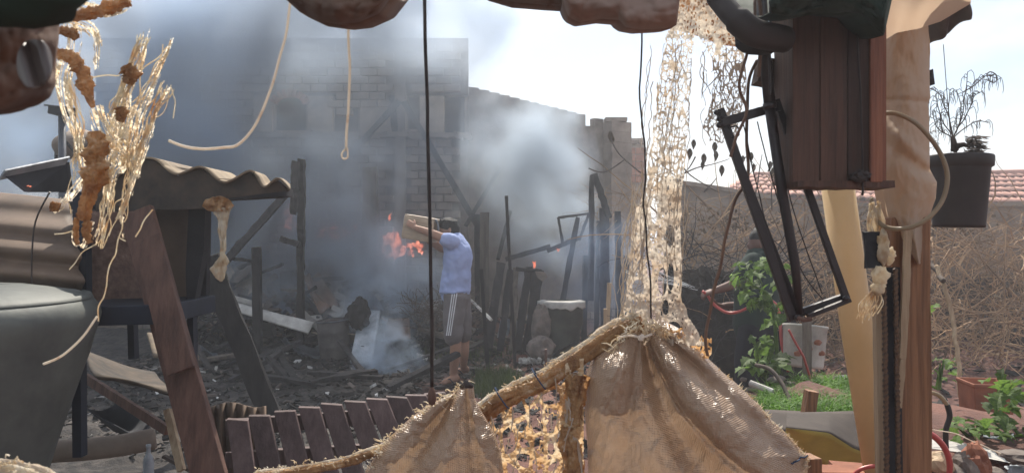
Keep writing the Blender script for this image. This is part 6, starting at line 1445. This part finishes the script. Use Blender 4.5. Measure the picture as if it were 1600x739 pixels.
# tall leafy plant before the person
lp2 = thing('leafy_plant', P(1195, 590, 5.5), 'tall leafy green plant with drooping leaves beside the white bucket', 'plant')
mb = MB(); mb.tube(wob(pxline([(1215, 600, 5.5), (1212, 540, 5.5), (1208, 490, 5.5), (1200, 462, 5.5), (1180, 448, 5.4), (1168, 430, 5.4)], 5.5, 30), .02, 3), [.014] * 20 + [.008] * 10, 6)
mb.tube(pxline([(1208, 490, 5.5), (1222, 470, 5.5), (1230, 450, 5.5)], 5.5, 8), .006, 5); mb.build('stem', M['leaf'], lp2)
for i in range(120):
    r_ = random.random()
    if r_ < .55: x, y = rnd(1152, 1206), rnd(402, 476); x = max(x, 1152 + abs(y - 430) * .6)
    elif r_ < .75: x, y = rnd(1196, 1226), rnd(470, 560)
    elif r_ < .88: x, y = rnd(1176, 1200), rnd(520, 545)
    else: x, y = rnd(1212, 1242), rnd(415, 455)
    leaf(lp2, P(x, y, rnd(5.3, 5.6)), rnd(.05, .12), (rnd(-1, .4), rnd(-.8, .4), rnd(-1, .2)))
# big leaved low plants
def lowplant(x0, x1, y0, y1, d, n, s, label, name='leafy_plant', cat='plant', up=.3):
    r_ = thing(name, P((x0 + x1) / 2, y1, d), label, cat)
    for i in range(n):
        x, y = rnd(x0, x1), rnd(y0, y1); leaf(r_, P(x, y, d + rnd(-.15, .15)), s * rnd(.7, 1.3), ((x - (x0 + x1) / 2) / max(1, (x1 - x0)) * 1.6 + rnd(-.5, .5), rnd(-1, .3), rnd(-.4, up)))
    mb = MB()
    for k in range(5): mb.tube([P((x0 + x1) / 2 + rnd(-5, 5), y1 + 8, d), P(rnd(x0, x1), rnd(y0, y1), d)], [.008, .004], 5)
    mb.build('stem', M['leaf'], r_); return r_
lowplant(1168, 1212, 556, 580, 5.0, 26, .12, 'low dark green plant under the tall leafy one')
lowplant(1488, 1556, 656, 682, 2.9, 44, .055, 'bright lettuce row in front of the clay pot')
lowplant(1545, 1592, 596, 632, 3.0, 26, .075, 'broad leaved young plant right of the clay pot', up=.8)
lowplant(1572, 1640, 630, 690, 2.9, 34, .065, 'light green plant at the right edge of the frame', up=.6)
lowplant(1440, 1460, 480, 496, 3.6, 5, .05, 'small green sprig right of the orange timber')
lowplant(1352, 1362, 488, 520, 4.5, 9, .06, 'green sprigs between the pipe and the pale strip')
lowplant(1444, 1490, 560, 600, 4.0, 18, .05, 'scruffy green plant behind the bent hose')
# chives bed
mb = MB()
for i in range(5200):
    px = rnd(1190, 1352); py = rnd(600, 662); d = 5.2 - (py - 600) / 62 * 1.3
    if px < 1240 and py < 615: continue
    p = P(px, py + 12, d); h = rnd(.08, .17); a = rnd(0, 6.3); lx = math.cos(a) * h * .8; ly = math.sin(a) * h * .5; q = Vector((math.sin(a), -math.cos(a), 0)) * .003
    m_ = p + Vector((lx * .3, ly * .3, h * .75)); t = p + Vector((lx, ly, h * rnd(.6, 1.05)))
    mb.add([p - q, p + q, m_ + q, m_ - q, t], [(0, 1, 2, 3), (3, 2, 4)])
tag(mb.build('chives', M['grass'], fixn=False), 'dense bright green chives bed left of the pipe', kind='stuff')
so = MB().blob(P(1275, 690, 4.6), (.42, .8, .32), 4, .1, 3); tag(so.build('garden_bed', M['ground'], smooth=True), 'raised soil bed under the chives', 'garden bed')
so = MB().blob(P(1540, 705, 3.1), (.45, .7, .12), 4, .15, 3); tag(so.build('garden_bed', M['ground'], smooth=True), 'soil bed under the lettuces', 'garden bed')
# white bucket
c = P(1255, 572, 5.7); c.z -= .01
bk = thing('bucket', c, 'white plastic bucket tipped behind the tall leafy plant', 'bucket')
rr = S(33, 5.7); rot = Euler((R(-8), R(6), 0)).to_matrix()
MB().lathe([(0, 0), (rr * .85, 0), (rr * .9, .02), (rr, .29), (rr * 1.04, .295), (rr * 1.04, .31), (rr * .97, .31), (rr * .85, .03), (0, .03)], c, 36, rot).build('bucket_body', M['white'], bk, smooth=True)
for (x, y, s) in ((1262, 545, 8), (1278, 535, 6), (1284, 552, 5), (1246, 552, 6)):
    MB().blob(P(x, y, 5.53), (S(s, 5.5), .01, S(s * .8, 5.5)), 2, .3, 2, x).build('mud_stain', M['terracotta'], bk)
single(MB().beam(P(1261, 498, 5.2), P(1261, 592, 5.2), S(13, 5.2), .02, 8, .002), 'stake', 'post', 'grey flat stake standing in front of the white bucket', 'stake')
cord([(1232, 515, 5.1), (1246, 540, 5.1), (1256, 560, 5.1), (1266, 590, 5.1), (1274, 605, 5.0)], 5.1, .008, 'redhose', 'red cord running down past the grey flat stake', 'cord', name='red_cord')
cord([(1180, 570, 4.6), (1205, 578, 4.5), (1222, 600, 4.4), (1234, 625, 4.3), (1238, 650, 4.2)], 4.4, .012, 'darktwig', 'bent dark stem arching over the chives bed', 'stem', name='bent_shoot')
# stones and sticks left of the bed
for i in range(22):
    x, y = rnd(1158, 1235), rnd(580, 640); d = 4.9; r_ = rnd(4, 12)
    o = MB().blob(P(x, y + 6, d), (S(r_, d), S(r_, d), S(r_ * .6, d)), 2, .35, 2, i).build('stone', M['stone']); tag(o, 'grey stone among the scraps left of the chives', 'stone', 'stones left of the chives')
single(MB().tube([P(1172, 598, 4.7), P(1208, 612, 4.6)], S(5, 4.6), 10), 'pale_stick', 'white', 'pale stick lying among the stones left of the chives', 'stick')
# yellow sheet, bricks
def fys(u, v):
    x = 1228 + 150 * u; d = 2.95 - .25 * v + .1 * u
    ytop = 645 - 4 * u; ybot = np.interp(u, [0, .45, .7, 1], [668, 676, 700, 716]); y = ytop + (ybot - ytop) * v
    return P(x, y, d)
ys_ = thing('bent_sheet', P(1310, 735, 2.8), 'curved sheet grey on top and yellow beneath left of the pipe', 'sheet')
MB().grid(fys, 30, 10).build('upper_face', M['sheetgrey'], ys_, smooth=True, solid=.004)
MB().grid(lambda u, v: P(1228 + 150 * u, float(np.interp(u, [0, .45, .7, 1], [668, 676, 700, 716])) * (1 - v) + v * (np.interp(u, [0, .2, .6, 1], [674, 712, 738, 746])), 2.72 + .1 * u - .02 + .12 * v), 30, 6).build('front_face', M['yellow'], ys_, smooth=True, solid=.004)
single(MB().grid(lambda u, v: P(1195 + 80 * u, 640 + 4 * u + 32 * v, 3.25 - .2 * v), 10, 6), 'grey_sheet', 'sheetgrey', 'small grey sheet lying flat behind the curved yellow one', 'sheet', smooth=True, solid=.006)
single(MB().beam(P(1262, 650, 3.2), P(1268, 610, 3.2), S(17, 3.2), .05), 'wood_block', 'orangewood', 'short sawn block standing on the grey sheet by the chives', 'block', bevel=.002)
single(MB().box(P(1263, 725, 2.1), (S(26, 2.1), .06, S(26, 2.1)), Euler((0, 0, .2))), 'wood_block', 'orangewood', 'small orange block at the lower right corner of the large sack', 'block', bevel=.002)
for i, (x, y, l) in enumerate(((1305, 738, 90), (1300, 750, 110), (1330, 733, 60))):
    o = MB().box(P(x, y, 2.3 + .05 * i), (S(l, 2.3), .08, .025), Euler((0, rnd(-.05, .05), rnd(-.2, .2)))).build('broken_tile', M['terracotta']); tag(o, ['reddish broken tile under the yellow sheet edge', 'long reddish tile at the bottom below the yellow sheet', 'short reddish tile touching the pipe foot'][i], 'tile')
cord([(1330, 745), (1345, 733), (1365, 728), (1385, 730)], 2.1, .006, 'redhose', 'red hose end passing behind the foot of the pipe', 'hose', name='garden_hose', w_=.001)
# right corner
cpz = P(1540, 655, 3.6); rr = S(42, 3.6); H = S(60, 3.6)
tp2 = thing('clay_pot', cpz, 'square sided terracotta pot behind the lettuces', 'plant pot')
MB().lathe([(0, 0), (rr * .9, 0), (rr, H * .9), (rr * 1.05, H * .92), (rr * 1.05, H), (rr * .95, H), (rr * .85, H * .85), (0, H * .85)], cpz, 4, Euler((0, 0, R(38))).to_matrix()).build('pot_body', M['terracotta'], tp2, bevel=.01)
cord([(1462, 415, 4.2), (1478, 455, 4.1), (1492, 520, 4.0), (1500, 590, 3.9), (1506, 648, 3.8)], 4, .012, 'palewood', 'long bare pale stalk curving down behind the clay pot', 'stalk', name='bare_stalk', w_=.01)
cord([(1448, 405, 4.3), (1465, 425, 4.2), (1472, 440, 4.1)], 4.2, .014, 'darktwig', 'dark curved branch end above the pale stalk', 'stalk', name='bare_stalk', w_=.01)
cord([(1443, 618, 2.6), (1452, 613, 2.6), (1468, 618, 2.6), (1481, 634, 2.6)], 2.6, .0075, 'clearhose', 'pale bent hose arching beside the orange timber', 'hose', name='bent_hose', w_=.001)
cord([(1480, 632, 2.6), (1484, 650, 2.6), (1478, 672, 2.6), (1478, 700, 2.6)], 2.6, .0095, 'blackhose', 'black end of the bent hose by the white board', 'hose', name='bent_hose', w_=.001)
cord([(1440, 672, 2.4), (1460, 682, 2.4), (1476, 700, 2.4), (1484, 725, 2.4), (1482, 750, 2.4)], 2.4, .0095, 'redhose', 'thick red hose curving down right of the orange timber', 'hose', name='garden_hose', w_=.001)
single(MB().poly([P(1446, 692, 2.75), P(1500, 696, 2.7), P(1590, 716, 2.65), P(1640, 732, 2.6), P(1640, 738, 2.6), P(1575, 722, 2.62), P(1500, 706, 2.65), P(1446, 699, 2.7)], (0, .06, .004)), 'white_board', 'white', 'long whitish board lying level at the lower right', 'board')
single(MB().box(P(1560, 692, 3.0), (S(78, 3.0), .12, S(26, 3.0)), Euler((0, R(2), .1))), 'stone_trough', 'stone', 'grey trough edge before the lettuces', 'trough', bevel=.01)
single(MB().grid(lambda u, v: P(1536 + 48 * u, 676 + 6 * v + 3 * math.sin(u * 3), 2.95 - .1 * v), 8, 3), 'clear_lid', 'palemetal', 'pale clear lid resting on the grey trough', 'lid', solid=.004)
for i, (x, y, rx_k, rz_k, m, lab) in enumerate(((1590, 712, 26, 9, 'stone', 'flat grey stone lying on the white board'), (1522, 728, 20, 34, 'terracotta', 'reddish upright stone below the white board'), (1508, 735, 12, 28, 'stone', 'speckled grey stone left of the reddish upright one'), (1465, 722, 20, 16, 'palewood', 'pale rounded lump right of the orange timber'), (1486, 738, 22, 14, 'stone', 'grey brown stone below the thick red hose'), (1595, 738, 16, 9, 'palemetal', 'pale crumpled wrapper at the bottom right corner'), (1550, 745, 24, 14, 'stone', 'dark stone at the bottom right beneath the board'))):
    single(MB().blob(P(x, y, 2.5), (S(rx_k, 2.5), .06, S(rz_k, 2.5)), 3, .3, 1.8, i + 11), 'stone' if m != 'palemetal' else 'wrapper', m, lab, 'stone' if m != 'palemetal' else 'wrapper')
cord([(1440, 668, 2.5), (1490, 676, 2.5), (1530, 694, 2.5), (1600, 722, 2.5), (1640, 735, 2.5)], 2.5, .0015, 'cord', 'thin pale string stretched over the white board', 'string', name='string', w_=.003)
